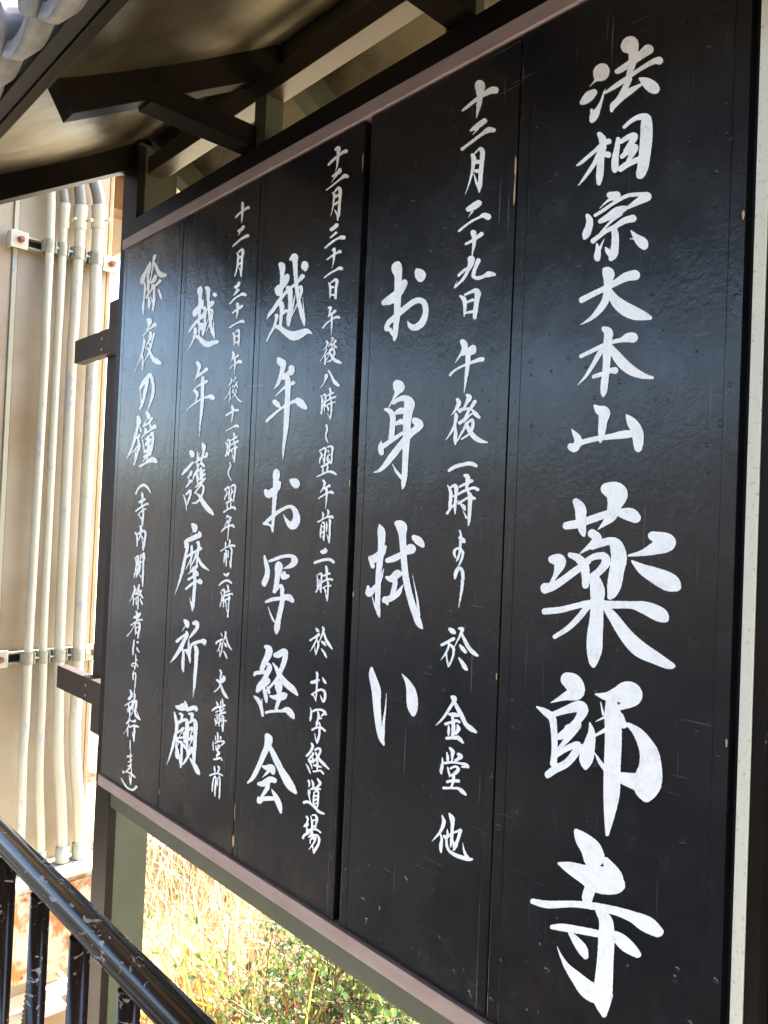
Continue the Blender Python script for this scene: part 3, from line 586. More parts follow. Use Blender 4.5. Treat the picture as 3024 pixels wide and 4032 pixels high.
3 268 530 -14663 21627 -12901 21267 -14498 19785 -12758 19544|120,16,8 112,43,22 114,88,14 112,148,14 109,207,12 103,267,8;131,121,10 126,157,16 99,186,20 75,216,23 69,234,16;209,139,17 194,168,7 158,201,8 143,237,18 111,264,12 75,300,11 48,333,10 24,368,7;96,282,13 108,312,10 105,356,7 103,401,5;126,312,16 117,344,13;73,344,12 75,368,15 69,395,10 45,461,5 9,520,1;75,404,13 105,416,14 137,449,20 173,467,22 212,455,18 248,446,12;146,183,15 155,207,10 152,252,9 149,312,9 140,356,13 134,398,4;178,258,1 158,318,6 140,365,7;158,19,8 173,31,18 176,79,13 179,148,11 185,222,11 194,297,11 206,365,11 227,422,3;227,422,3 218,356,6 218,297,4 212,258,2;203,195,11 209,222,8 200,270,7 182,318,5 161,368,2;227,76,17
3 244 626 -14534 19593 -12936 19383 -14341 17453 -12768 17366|96,17,9 109,38,16 115,59,13 106,97,9 92,136,6 71,172,1;169,77,15 154,92,10 130,109,11 100,127,13;169,172,13 151,181,9 124,193,7 77,229,4;74,244,11 92,259,14 97,288,9 80,336,2;217,300,19 202,291,17 166,297,8 124,315,7 77,345,6 41,372,5 11,402,3;142,139,11 141,175,14 139,235,13 138,309,13 133,384,12 127,444,10 120,518,5 114,617,1
3 273 589 -14599 17406 -12818 17312 -14417 15406 -12661 15439|82,76,8 94,94,20 100,112,13;85,121,4 81,128,1;100,166,10 73,198,11 43,231,13 13,261,5;89,240,10 82,261,10 61,285,5;73,279,3 63,315,1;86,309,10 67,333,8 48,359,5;25,422,4 39,455,7 48,509,4;49,518,4 51,544,3;49,416,7 79,389,12 82,416,9 67,464,8 55,497,4;139,76,3 140,112,7 139,157,5;155,94,2 149,127,3;179,16,8 188,40,16 186,82,9 174,130,9 163,177,5;210,97,11 207,118,9 174,127,9 145,148,9 121,168,6;142,183,13 142,207,7 127,246,10 115,261,8 94,327,1;130,255,10 139,285,10 139,333,4;174,177,13 189,192,10;168,210,8 145,237,6 130,252,5;192,225,8 171,240,11 154,258,5;174,231,11 168,276,12 171,306,8;198,255,7 174,279,8 145,306,5;198,291,8 174,315,11 145,342,7 124,362,5;168,342,9 145,368,6 118,407,6;174,339,8 186,362,8 180,404,8 160,449,8 127,482,8 97,485,4;130,410,5 157,434,12 180,476,17 210,518,20 240,553,16 258,574,7
3 290 712 -14764 15246 -12862 15292 -14541 12845 -12673 13052|154,20,12 168,38,23 171,68,13;160,68,3 134,103,1;204,77,7 207,103,18 180,115,20 142,133,18 103,151,15 94,175,10;91,199,5 109,169,13 109,211,13 97,262,11 85,321,13 70,390,12 49,461,8 10,569,2;97,279,11 133,256,9 180,232,11 216,208,12;146,187,7 146,217,10 145,262,11 139,306,6 136,372,4 133,393,2;133,300,4 115,342,4 94,378,2;195,163,14 201,184,12 195,232,9 189,291,8 186,336,7;177,253,7 171,285,7 145,336,5;198,276,4 213,321,12 240,354,12 279,382,3;186,348,11 166,366,17 157,375,12 115,411,2;166,378,14 168,411,14 171,470,12 167,530,13 160,605,13 155,664,12 151,700,4;180,390,10 189,414,14;163,426,10 139,441,9 121,452,10;210,461,13 216,479,13 186,467,11 151,485,10 121,509,10 100,527,8;130,593,1 139,640,5 151,694,4
3 306 636 -14807 12666 -12807 12897 -14608 10542 -12639 10922|129,16,8 147,37,20 153,66,12;132,66,4 109,107,1;144,105,5 147,132,16 129,174,14 105,222,16 78,269,14 48,311,11 9,354,1;129,132,7 96,159,11 69,183,13;114,239,6 120,284,10 117,344,13 117,395,11 121,424,4;129,254,7 144,257,11 153,287,5;203,40,14 221,37,19 230,66,13 206,108,13 177,147,7 166,162,2;162,168,4 163,225,9 165,284,11 171,323,9 174,353,4;183,210,7 177,257,5 174,299,4;188,207,12 221,192,13 260,183,13 278,183,20 284,207,8;215,225,13 224,257,16 221,314,14 218,374,13 212,448,13 206,538,9 200,580,4 196,627,1
3 278 601 -14774 10489 -12950 10842 -14587 8506 -12789 8984|82,50,6 112,62,20 148,56,30 163,68,15;157,15,7 166,44,12;178,80,13 211,65,18 237,65,16 243,86,8;72,98,5 82,146,12 91,188,14 88,247,13 73,307,12 55,381,10 32,450,6 9,511,1;118,110,10 133,122,11 127,158,8;103,182,13 133,164,12 163,158,12 172,188,14 172,247,17 169,307,16 172,367,9 169,396,7;154,262,13 154,307,12 151,337,6;100,259,8 121,241,8 142,226,11 127,262,4 106,301,2;103,301,7 133,298,9 145,289,4;91,301,10 100,328,11 127,334,10 130,364,8;102,337,4 102,364,2;85,334,5 90,390,11 91,441,13 100,465,5;100,387,4 109,441,7 121,495,9 124,531,6;130,378,10 129,441,10 126,510,8;139,343,3 151,367,10 160,387,4;190,110,9 211,116,14 208,146,10 193,176,5;190,182,7 225,158,11 237,188,16 237,226,16 234,292,14 231,367,14 225,426,14 225,486,11 228,495,6;187,241,10 208,220,10 211,241,7 196,289,3;187,313,10 211,292,12 211,313,7 185,373,3;169,396,7 175,441,5;175,414,10 205,381,13 199,408,12 178,447,10 157,483,10 139,507,6;194,459,4 211,486,11 234,522,16 252,563,17 264,587,6
3 134 192 -12426 23276 -11654 23055 -12377 22654 -11608 22453|67,15,7 70,29,11 68,66,10 67,99,9 64,142,6 60,182,1;112,54,13 99,60,10 67,82,8 38,105,7 15,131,7
3 151 187 -12509 22714 -11634 22484 -12460 22108 -11589 21899|97,19,11 86,37,13 62,54,11;71,65,5 55,93,1;130,91,13 110,100,11 78,119,8 45,147,7 14,173,6
3 93 242 -12359 22089 -11817 21959 -12296 21311 -11758 21198|28,40,3 38,62,8 37,99,8;43,34,7 63,16,8 74,18,10 75,40,11 69,77,9 66,131,9 64,175,7 62,231,3;37,99,8 30,153,6 21,196,5 11,225,3;45,79,10 61,73,9;41,133,8 58,120,8;41,151,2 54,179,4 58,218,3
3 154 197 -12529 21305 -11638 21120 -12477 20670 -11590 20507|87,18,10 81,34,13 59,53,12;72,64,5 57,90,1;86,73,7 68,90,7 46,114,5;135,112,11 116,107,13 90,118,7 51,142,7 14,183,6
3 104 146 -12351 20754 -11752 20641 -12313 20288 -11716 20186|52,15,7 52,27,13 54,49,8 52,85,7;86,38,10 67,53,10;53,26,10 51,57,8 49,94,7 43,136,2;83,40,11 68,53,10 41,70,8 15,89,7
3 143 85 -12468 20344 -11643 20202 -12446 20071 -11622 19938|127,24,8 112,20,12 82,30,6 48,48,6 14,71,6
3 81 153 -12310 20083 -11840 20006 -12270 19597 -11802 19530|13,38,5 27,57,8 28,95,7 25,136,3;34,33,3 59,16,8 64,34,9 64,80,8 61,140,5;40,65,6 55,61,7;36,114,8 55,110,8
3 118 200 -12372 19548 -11695 19452 -12321 18914 -11647 18835|37,16,8 41,35,11 35,65,8 20,86,2;50,62,7 77,41,8;101,98,8 86,90,13 62,103,5 28,126,4 13,145,5;50,69,8 54,103,8 48,164,3 47,190,2
3 153 218 -12554 18938 -11667 18835 -12497 18244 -11615 18165|60,23,5 66,40,6 54,66,5 39,85,2;100,13,5 81,47,4;111,51,6 85,89,5 70,81,3;107,74,4 111,93,5;56,93,4 49,130,5 32,161,3 11,183,3;49,130,4 54,164,5 46,206,4;77,112,5 70,134,4;96,115,6 100,134,4 81,164,3 66,183,2;81,130,5 100,164,5 119,191,7 141,206,4
3 125 153 -12457 18224 -11734 18160 -12417 17739 -11696 17688|61,13,5 67,32,11 67,66,8;64,26,10 68,57,7 64,102,5 56,144,2;107,49,10 81,51,8 51,68,8 15,91,7
3 125 71 -12408 17736 -11690 17686 -12390 17513 -11673 17468|108,25,9 91,18,10 57,35,5 13,57,5
3 129 253 -12423 17541 -11681 17495 -12358 16744 -11620 16721|15,84,5 28,105,8 26,142,5 20,180,5;28,71,4 41,67,8 47,90,8 43,142,6 37,190,5;79,14,6 83,37,8 81,67,5 79,97,4;58,71,5 85,56,7 104,44,8;47,112,5 81,93,6 111,78,10;88,101,6 90,127,9 87,180,8 83,241,5;62,161,2 79,226,4;15,192,7 47,154,6 85,131,6 107,125,6;62,142,3 64,161,6
3 47 163 -12227 16799 -11956 16789 -12186 16292 -11916 16288|23,12,4 30,38,6 15,76,6 13,106,5 36,152,3
3 122 245 -12403 16268 -11703 16259 -12340 15504 -11644 15516|22,54,7 49,33,8 58,48,7 56,82,7 53,132,4;36,67,6 41,79,5 26,109,5 20,130,4;73,30,6 94,16,8 105,37,8 98,82,7 90,147,5;77,48,6 77,67,4;87,67,4 71,90,5 70,111,4;60,116,6 75,135,8 37,158,8;41,158,5 43,207,5;70,158,5 68,200,5;15,230,7 49,207,6 90,192,9 104,207,8
3 126 221 -12442 15505 -11718 15517 -12385 14817 -11664 14848|62,20,12 62,47,8 55,69,5;63,22,13 63,49,8 50,75,5 35,102,2;67,64,10 84,53,6;110,104,8 99,90,9 69,98,8 39,113,7 14,138,6;69,75,8 69,117,5 65,170,4 61,211,2
3 135 248 -12418 14908 -11642 14939 -12354 14138 -11582 14192|50,28,3 50,47,6 48,69,4;81,13,5 84,31,7 75,60,4;13,101,5 50,77,4 92,58,8 118,62,9;47,96,5 56,103,7 56,152,6 54,220,5;43,122,5 39,160,5 37,192,5;47,115,3 50,145,4 43,160,4;73,96,2 71,122,5 71,152,4;90,77,7 98,96,7 94,152,6 90,235,5;81,179,2 88,228,5
3 63 48 -12213 15472 -11851 15478 -12201 15321 -11839 15330|13,22,5 30,29,11 45,18,10
3 123 121 -12432 14087 -11724 14138 -12401 13712 -11694 13773|50,20,5 71,30,11 86,16,8;14,107,6 44,81,8 82,71,10 108,90,7
3 122 274 -12365 13794 -11669 13851 -12295 12948 -11603 13029|73,15,7 77,30,8 75,60,5;18,68,4 28,90,5 24,128,4 13,181,5;30,53,8 45,49,9 47,83,5 41,128,5 40,181,5;56,68,7 82,56,10;37,105,5 67,90,8 105,79,7 111,90,3;79,94,5 86,113,8 81,151,5 79,204,5 73,260,6;56,128,8 90,113,7;30,136,4 45,90,4;45,136,5 56,143,5 64,185,4;62,189,2 71,234,4
3 148 234 -12458 12646 -11612 12754 -12398 11926 -11556 12057|52,23,3 63,48,4;14,107,6 20,95,8 61,73,8;50,97,5 39,135,5 22,169,2;57,105,5 63,120,6 54,173,5 44,212,3;40,154,2 42,203,3;88,14,6 90,29,8 80,63,4 65,108,3;91,48,5 103,97,7 118,131,7 137,156,3;78,101,4 90,120,9 97,133,4;73,165,4 88,192,7 99,222,5
3 129 246 -12451 11709 -11710 11830 -12388 10955 -11650 11098|58,15,7 66,37,8 60,90,6;84,61,6 87,83,14 61,106,14 31,91,7;61,57,7 57,114,7 50,148,6 12,185,4;61,125,5 80,178,11 102,219,11 118,235,4
3 137 279 -12504 10985 -11717 11135 -12432 10134 -11650 10309|48,33,5 57,54,8;16,101,8 38,84,9 63,73,10;42,115,5 59,107,5;42,141,5 53,130,5;33,164,4 40,190,5 41,218,4;50,156,5 57,160,5 44,201,4;82,28,3 80,62,5 76,107,7;93,13,5 97,39,6 95,62,5;72,84,5 110,62,9;80,111,8 106,88,7;53,149,4 84,126,8 116,118,8;72,145,5 68,186,5 68,224,5;87,145,6 101,152,7 101,205,7 96,266,5;85,194,2 95,258,4;53,201,4 87,183,5 121,183,8;80,167,8 91,164,5
3 114 244 -12389 10194 -11738 10339 -12327 9455 -11679 9618|46,13,5 52,35,7 48,77,5;33,41,4 31,73,5;71,45,6 74,58,6 67,67,3;12,81,3 13,118,5 15,152,4;31,96,7 56,84,7 86,81,8 99,92,7 78,113,5;33,115,3 40,149,8;52,115,8 63,122,8 48,145,7;44,156,7 59,175,11 44,194,9 44,213,5;20,224,7 56,218,8 71,213,7 84,232,5
3 125 280 -12474 9353 -11756 9536 -12402 8505 -11688 8711|48,12,4 51,38,7 53,61,5;78,16,6 87,31,8 74,65,5;16,84,8 51,72,6 85,72,6 112,87,5;46,99,5 38,136,6 33,174,6 32,208,5;53,95,8 63,118,6 57,167,8 53,231,6 54,250,4;78,102,3 74,140,5 72,167,3;87,87,4 93,118,5 91,174,6 89,242,6 87,269,4
4 227 490 -17623 23186 -15790 22756 -17431 21289 -15623 20974|126,19,11 121,38,12 114,67,9 102,147,6 86,218,5 55,298,2;88,76,9 81,114,15 69,185,10 72,241,11 74,298,9 74,326,7;74,95,8 51,147,10 27,204,19 22,237,9;41,222,5 46,279,9 39,359,7 32,421,9 33,477,5;126,85,11 150,142,15 173,170,21 206,173,12;131,182,13 121,208,16 98,232,11;164,218,12 154,232,11 131,255,7;107,255,10 98,289,7 65,336,7 60,355,5;74,345,5 81,383,12 79,425,9;98,317,1 74,383,3;119,255,11 120,312,9 119,374,11 112,430,9 112,454,5;95,345,2 107,383,7;154,289,7 169,331,10 178,357,7
4 233 439 -17820 21299 -15920 20971 -17646 19605 -15769 19382|115,19,10 130,29,21 125,62,9 106,100,2;172,57,16 144,81,9 111,109,6 82,147,5;86,164,4 88,192,11 81,235,8 67,296,7 43,362,4 10,428,2;74,296,5 76,343,7 74,409,6;136,121,11 138,145,12 128,178,9 95,242,2;164,131,9 152,183,8 138,239,7 119,296,6 88,348,2;128,202,6 136,220,7;112,239,7 128,263,9 152,315,13 180,343,21 213,362,11
4 141 319 -17348 19600 -16207 19463 -17225 18393 -16095 18302|79,68,9 69,102,13 55,163,13 41,229,11 17,290,7;17,130,9 46,83,16 79,40,16 98,21,13 114,68,12 121,125,11 114,191,12 93,257,7 79,309,2;20,139,4 25,229,4;22,189,2 26,246,5
4 261 460 -18067 18541 -15923 18362 -17881 16775 -15765 16717|103,56,14 108,89,20 98,136,10 79,212,12 60,278,9 37,335,9 11,377,3;115,136,5 127,165,9;112,198,11 98,221,9;103,226,8 108,269,9 98,340,8 70,429,6;103,278,5 53,340,5;86,306,5 77,382,6;119,269,4 112,316,6;167,14,6 183,42,17 183,68,9;169,75,4 150,113,5;209,66,11 183,103,9 145,127,7;193,103,7 202,136,8;155,141,4 162,155,10 157,184,7;230,132,17 207,151,8 164,184,7 127,221,4;138,236,4 153,335,6;212,184,13 219,221,9 207,292,12 193,354,10;207,193,8 174,221,8 160,236,5;197,231,10 183,250,16 160,278,7;178,212,8 183,292,12 169,401,6;193,297,16 160,330,7;183,349,12 150,368,9;160,373,6 141,410,2;240,406,13 212,391,21 169,415,9 117,443,9
4 141 101 -17278 16339 -16142 16324 -17239 15962 -16107 15960|15,87,7 30,54,8 53,28,9 79,19,11 102,32,10 121,58,7 130,81,3
4 124 291 -17246 16093 -16248 16088 -17136 15015 -16146 15044|63,15,7 67,37,10 67,79,6 59,113,4;86,64,9 67,75,12 44,87,9;107,102,9 90,105,8 52,128,7 14,158,6;91,141,6 74,147,8 52,166,5 25,192,2;67,128,5 74,155,7 73,192,8 67,249,8 63,279,4;40,185,4 52,215,5;59,207,3 63,253,4
4 111 219 -17191 15126 -16295 15149 -17108 14319 -16217 14367|53,15,7 63,37,8 57,75,7;16,69,8 27,88,7 31,126,7 29,171,5;61,35,10 57,77,7 46,115,4 36,134,2;38,77,7 65,58,8 87,54,10 95,81,8 89,126,8 80,175,10 76,205,5;67,119,2 76,156,5;57,85,4 72,111,8
4 109 288 -17167 14339 -16290 14385 -17058 13284 -16188 13360|19,53,4 30,91,5 26,140,6 17,182,5 11,212,3;26,53,5 43,38,8 43,76,8 41,114,7;30,68,4 45,61,4;87,16,8 90,46,11 85,84,8 83,159,8 81,220,8 79,276,4;68,31,7 83,23,6;62,34,4 62,76,5;64,50,5 87,50,5;56,87,7 79,84,5;56,91,6 60,118,9 45,144,11 37,182,10;56,121,8 49,159,11 26,210,2;56,182,3 68,208,5
4 127 217 -17351 13396 -16319 13481 -17268 12600 -16242 12712|47,21,5 53,44,8 44,78,8 28,115,5 10,146,2;40,104,4 42,134,5 40,170,5;85,17,9 81,36,6 62,59,4;81,44,4 85,59,7 59,81,7;100,59,8 89,81,7 55,91,5;96,81,5 104,100,7 113,117,6;89,96,4 51,127,5;78,104,5 78,149,6 76,204,5;62,127,4 64,168,5;93,123,5 106,157,7 110,168,5
4 144 235 -17449 12613 -16277 12739 -17358 11749 -16194 11908|85,13,5 91,32,9 93,70,7 84,100,5;114,32,9 99,51,13 72,62,10;129,81,8 110,81,6 76,100,5 44,123,5;91,89,5 68,130,4 42,172,3 12,208,4;78,123,3 80,157,5 78,195,4;87,112,4 106,104,8 112,130,9 106,168,8 97,223,5;84,142,6 106,138,6;87,180,7 102,183,7
4 77 138 -17004 11821 -16385 11904 -16952 11321 -16336 11415|24,13,5 20,47,7 15,92,7 16,126,5;51,28,9;45,69,4 51,88,7 64,105,5
4 73 143 -17036 11402 -16449 11489 -16982 10888 -16398 10986|45,11,3 47,39,5 45,85,5 36,130,5;48,47,5 58,58,5;26,105,5 13,96,5 26,81,5 45,83,5 60,100,5 60,111,4
4 47 191 -16907 10945 -16527 11008 -16836 10261 -16458 10332|19,11,3 14,41,6 15,75,5;16,45,2 31,26,5 35,49,5 33,87,5 29,136,4 23,181,2
4 144 257 -17362 10320 -16202 10532 -17263 9389 -16112 9635|55,13,5 63,32,9 67,62,9;67,56,10 50,79,12 43,82,8;81,94,6 54,109,5 13,135,5;43,116,4 43,150,6;73,101,6 69,135,8 33,166,5;73,150,5 37,184,5;67,150,4 77,173,5;52,162,6 52,196,6 51,226,3;77,181,3 54,224,2;86,41,7 92,56,8 84,98,5 77,158,5;77,120,4 99,98,9 103,128,9 96,166,8 94,196,8 111,226,10 132,245,5;107,181,3 126,230,5
4 140 206 -17334 9508 -16209 9744 -17255 8765 -16137 9027|53,13,5 57,28,8 34,54,7;50,58,4 50,73,5 31,107,3 10,135,2;42,88,3 42,118,5 42,152,5;72,35,5 99,39,8 99,28,6;59,84,5 91,71,8 125,81,7;95,73,7 95,126,8 91,194,5;78,118,2 89,179,5
4 27 117 -16877 8974 -16661 9024 -16834 8559 -16618 8612|13,11,3 13,45,5 13,75,5 17,107,2
4 85 175 -17201 8524 -16516 8690 -17135 7901 -16453 8080|60,13,5 60,41,6 62,79,5 62,105,5;37,39,8 71,33,5;68,67,5 45,82,5;64,109,8 41,116,5;60,120,8 37,147,5 11,164,3
4 121 152 -17258 8067 -16289 8316 -17200 7523 -16235 7789|14,34,6 16,51,4;20,41,5 54,43,5 84,60,7 107,83,6;80,11,3 80,56,5 78,102,5 74,141,3;61,60,2 69,109,5 73,136,3
4 150 118 -17326 7763 -16124 8083 -17281 7340 -16083 7676|13,13,5 31,47,7 58,84,8 88,101,9 111,99,10 130,77,8;126,69,3 139,84,3'''

def build_glyph(line, idx):
    head, body = line.split('|')
    h = [int(t) for t in head.split()]
    P, Wd, Hd = h[:3]; c = np.array(h[3:11], float).reshape(4, 2) / 1e4
    cell = 2.6 if P < 3 else 1.8
    nx, ny = int(Wd / cell) + 2, int(Hd / cell) + 2
    xs = np.arange(nx) * cell; ys = np.arange(ny) * cell
    X, Y = np.meshgrid(xs, ys)
    F = np.full(X.shape, 1e3)
    for st in body.split(';'):
        p = np.array([[float(q) for q in t.split(',')] for t in st.split()])
        if len(p) > 1:
            sp = []
            for i in range(len(p) - 1):
                p0, p1, p2, p3 = p[max(i - 1, 0)], p[i], p[i + 1], p[min(i + 2, len(p) - 1)]
                n = 7
                for k in range(n):
                    t = k / n
                    q = .5 * ((2 * p1) + (p2 - p0) * t + (2 * p0 - 5 * p1 + 4 * p2 - p3) * t * t + (3 * p1 - p0 - 3 * p2 + p3) * t ** 3)
                    q[2] = max(.6, q[2]); sp.append(q)
            sp.append(p[-1]); p = np.array(sp)
        else:
            p = np.vstack([p, p + [.1, .1, 0]])
        for a, b in zip(p[:-1], p[1:]):
            m = max(a[2], b[2]) + 3 * cell
            i0 = max(0, int((min(a[0], b[0]) - m) / cell)); i1 = min(nx, int((max(a[0], b[0]) + m) / cell) + 2)
            j0 = max(0, int((min(a[1], b[1]) - m) / cell)); j1 = min(ny, int((max(a[1], b[1]) + m) / cell) + 2)
            if i1 <= i0 or j1 <= j0: continue
            x, y = X[j0:j1, i0:i1], Y[j0:j1, i0:i1]
            dx, dy = b[0] - a[0], b[1] - a[1]; L = dx * dx + dy * dy + 1e-9
            t = np.clip(((x - a[0]) * dx + (y - a[1]) * dy) / L, 0, 1)
            dd = np.hypot(x - a[0] - t * dx, y - a[1] - t * dy) - (a[2] + (b[2] - a[2]) * t)
            F[j0:j1, i0:i1] = np.minimum(F[j0:j1, i0:i1], dd)
    # uneven brush edge
    ph = idx * 1.7
    F = F + .9 * np.sin(X * .11 + ph) * np.sin(Y * .13 + 2 * ph) + .45 * np.sin(X * .37 + Y * .21 + ph) + rng.normal(0, .22, F.shape)
    ins = F < 0
    V = []; vid = {}; faces = []
    def corner(j, i):
        k = ('c', j, i)
        if k not in vid: vid[k] = len(V); V.append((i * cell, j * cell))
        return vid[k]
    def edge(j, i, d):   # d 0: horizontal edge (j,i)-(j,i+1); 1: vertical (j,i)-(j+1,i)
        k = (d, j, i)
        if k not in vid:
            a = F[j, i]; b = F[j, i + 1] if d == 0 else F[j + 1, i]
            t = min(1, max(0, a / (a - b) if a != b else .5))
            vid[k] = len(V); V.append(((i + t) * cell, j * cell) if d == 0 else (i * cell, (j + t) * cell))
        return vid[k]
    s = ins[:-1, :-1].astype(int) + 2 * ins[:-1, 1:] + 4 * ins[1:, 1:] + 8 * ins[1:, :-1]
    for j in range(ny - 1):
        row = s[j]; i = 0
        nz = np.nonzero(row)[0]
        q = 0
        while q < len(nz):
            i = nz[q]; cse = row[i]
            if cse == 15:
                e = q
                while e + 1 < len(nz) and nz[e + 1] == nz[e] + 1 and row[nz[e + 1]] == 15: e += 1
                i2 = nz[e] + 1
                faces.append([corner(j, i), corner(j + 1, i), corner(j + 1, i2), corner(j, i2)])
                q = e + 1; continue
            cs = [(j, i), (j, i + 1), (j + 1, i + 1), (j + 1, i)]
            eg = [lambda: edge(j, i, 0), lambda: edge(j, i + 1, 1), lambda: edge(j + 1, i, 0), lambda: edge(j, i, 1)]
            poly = []
            for k in range(4):
                b0 = (cse >> k) & 1; b1 = (cse >> ((k + 1) % 4)) & 1
                if b0: poly.append(corner(*cs[k]))
                if b0 != b1: poly.append(eg[k]())
            if len(poly) >= 3: faces.append(poly[::-1])
            q += 1
    V = np.array(V, float)
    u = (V[:, 0] / Wd)[:, None]; v = (V[:, 1] / Hd)[:, None]
    B = (1 - v) * ((1 - u) * c[0] + u * c[1]) + v * ((1 - u) * c[2] + u * c[3])
    vs = np.stack([B[:, 0], np.full(len(B), -.0011), B[:, 1]], -1)
    return mesh_obj('character', vs.tolist(), faces, M['paint'], panels[P])
for gi, ln in enumerate(GLYPHS.strip().split('\n')):
    build_glyph(ln, gi)

# ---------------------------------------------------------------- handrail
hr = thing('handrail', 'dark brown pipe handrail with chipped paint along the edge of the walkway', 'handrail')
MB().tube([(-3.6 + .15 * k, -.565, .996) for k in range(26)], .0200, 28).build('top_pipe', M['rail'], hr)
MB().tube([(-3.6, -.565, .12), (.15, -.565, .12)], .017, 16).build('lower_pipe', M['rail'], hr)
for k in range(24):
    x = -.165 - .15 * k
    MB().tube([(x, -.565, .03), (x, -.565, .5), (x, -.565, .972)], .0138, 18).build('baluster', M['rail'], hr)
for k in range(3):
    x = .12 - 1.5 * k
# ---------------------------------------------------------------- utility pillar with conduits
up = thing('service_pillar', 'tall cream painted pillar left of the notice board that carries the conduits', 'pillar')
box('core', M['wall'], up, -3.4, -3.03, -.26, .425, -1.6, 4.6, .004)
box('cover_sheet', M['wall'], up, -3.029, -3.0, .033, .414, -1.5, 4.5, .004)
box('side_sheet', M['wall'], up, -3.029, -3.004, -.26, .012, -1.5, 4.5, .004)
box('trim', M['cream'], up, -3.0285, -2.994, .0135, .0315, -1.5, 4.5, .002)
box('corner_trim', M['oldwood'], up, -3.06, -2.998, .4155, .432, -1.5, 4.5, .002)
XP = -2.93
for yc_, zc_, ww, hh in ((-.075, .78, .030, .10), (-.060, .70, .022, .06), (-.055, .86, .015, .03)):
    v = []
    for k in range(22):
        a = 2 * math.pi * k / 22; r_ = random.uniform(.55, 1.1); v.append((-3.0035, yc_ + math.cos(a) * ww * r_, zc_ + math.sin(a) * hh * r_))
    mesh_obj('rust_patch', v, [tuple(range(22))], M['rustpatch'], up)
pipes = {
 1: ([(.132, 3.6), (.132, 2.961), (.136, 2.815), (.138, 2.57), (.137, 2.33), (.139, 2.13), (.131, 1.105), (.13, .859), (.131, .681), (.128, .503), (.133, .28), (.134, .06)], .0172,
     'thin cream conduit nearest the left, straight to the very top'),
 2: ([(.193, 2.843), (.190, 2.758), (.191, 2.635), (.190, 2.388), (.188, 2.191), (.187, 1.102), (.193, .853), (.195, .672), (.196, .491), (.202, .354), (.216, .171), (.220, .05)], .0165,
     'thin cream conduit second from the left with a grey patch below its clamp'),
 3: ([(.260, 2.855), (.260, 2.704), (.258, 2.604), (.254, 2.352), (.251, 2.152), (.255, 1.099), (.260, .846), (.266, .662), (.275, .477), (.293, .312), (.306, .149), (.310, .05)], .0220,
     'thicker cream conduit third from the left, bowed right near its foot'),
 4: ([(.339, 2.88), (.337, 2.726), (.337, 2.624), (.338, 2.37), (.339, 2.167), (.338, 1.095), (.339, .744), (.338, .605), (.346, .464), (.369, .273), (.380, .13), (.383, .05)], .0240,
     'thickest cream conduit, nearest the notice board, bulging right at its foot')}
bends = {2: [(.193, 2.85), (.187, 2.891), (.178, 2.937), (.160, 2.98), (.10, 3.05), (.0, 3.10)],
         3: [(.260, 2.86), (.255, 2.913), (.245, 2.97), (.226, 3.03), (.16, 3.12), (.02, 3.2)],
         4: [(.340, 2.89), (.334, 2.929), (.317, 2.984), (.290, 3.035), (.21, 3.12), (.04, 3.22)]}
for k, (pts, r, lb) in pipes.items():
    t = thing('conduit', lb, 'pipe', 'cream conduits clamped to the pillar')
    sp = spline([(XP, y, z) for y, z in pts], 5)
    MB().tube(sp, r, 20).build('pipe', M['cream'], t)
    y0, z0 = pts[-1]
    MB().tube([(XP, y0, z0 + .05), (XP, y0, z0 - .01), (XP, y0, z0 - .016)], [r * 1.3, r * 1.3, r * 1.45], 20).build('collar', M['cream2'], t)
    MB().tube([(XP + r, y0 + .012, z0 + .02), (XP + r + .022, y0 + .016, z0 + .02)], .0045, 8).build('screw', M['metal'], t)
    if k in bends:
        bs = spline([(XP, y, z) for y, z in bends[k]], 6)
        MB().tube(bs, r * 1.08, 20).build('flexible_bend', M['greyflex'], t)
        y1, z1 = pts[0]
        MB().tube([(XP, y1 - .001, z1 - .09), (XP, y1 - .001, z1 - .085), (XP, y1, z1 - .02), (XP, y1, z1 + .01), (XP, y1 - .001, z1 + .016)], [r * 1.12, r * 1.24, r * 1.26, r * 1.38, r * 1.30], 22).build('coupling', M['cream2'], t)
        MB().tube([(XP + r, y1 + .02, z1 - .05), (XP + r + .02, y1 + .034, z1 - .045)], .0055, 8).build('screw', M['cream2'], t)
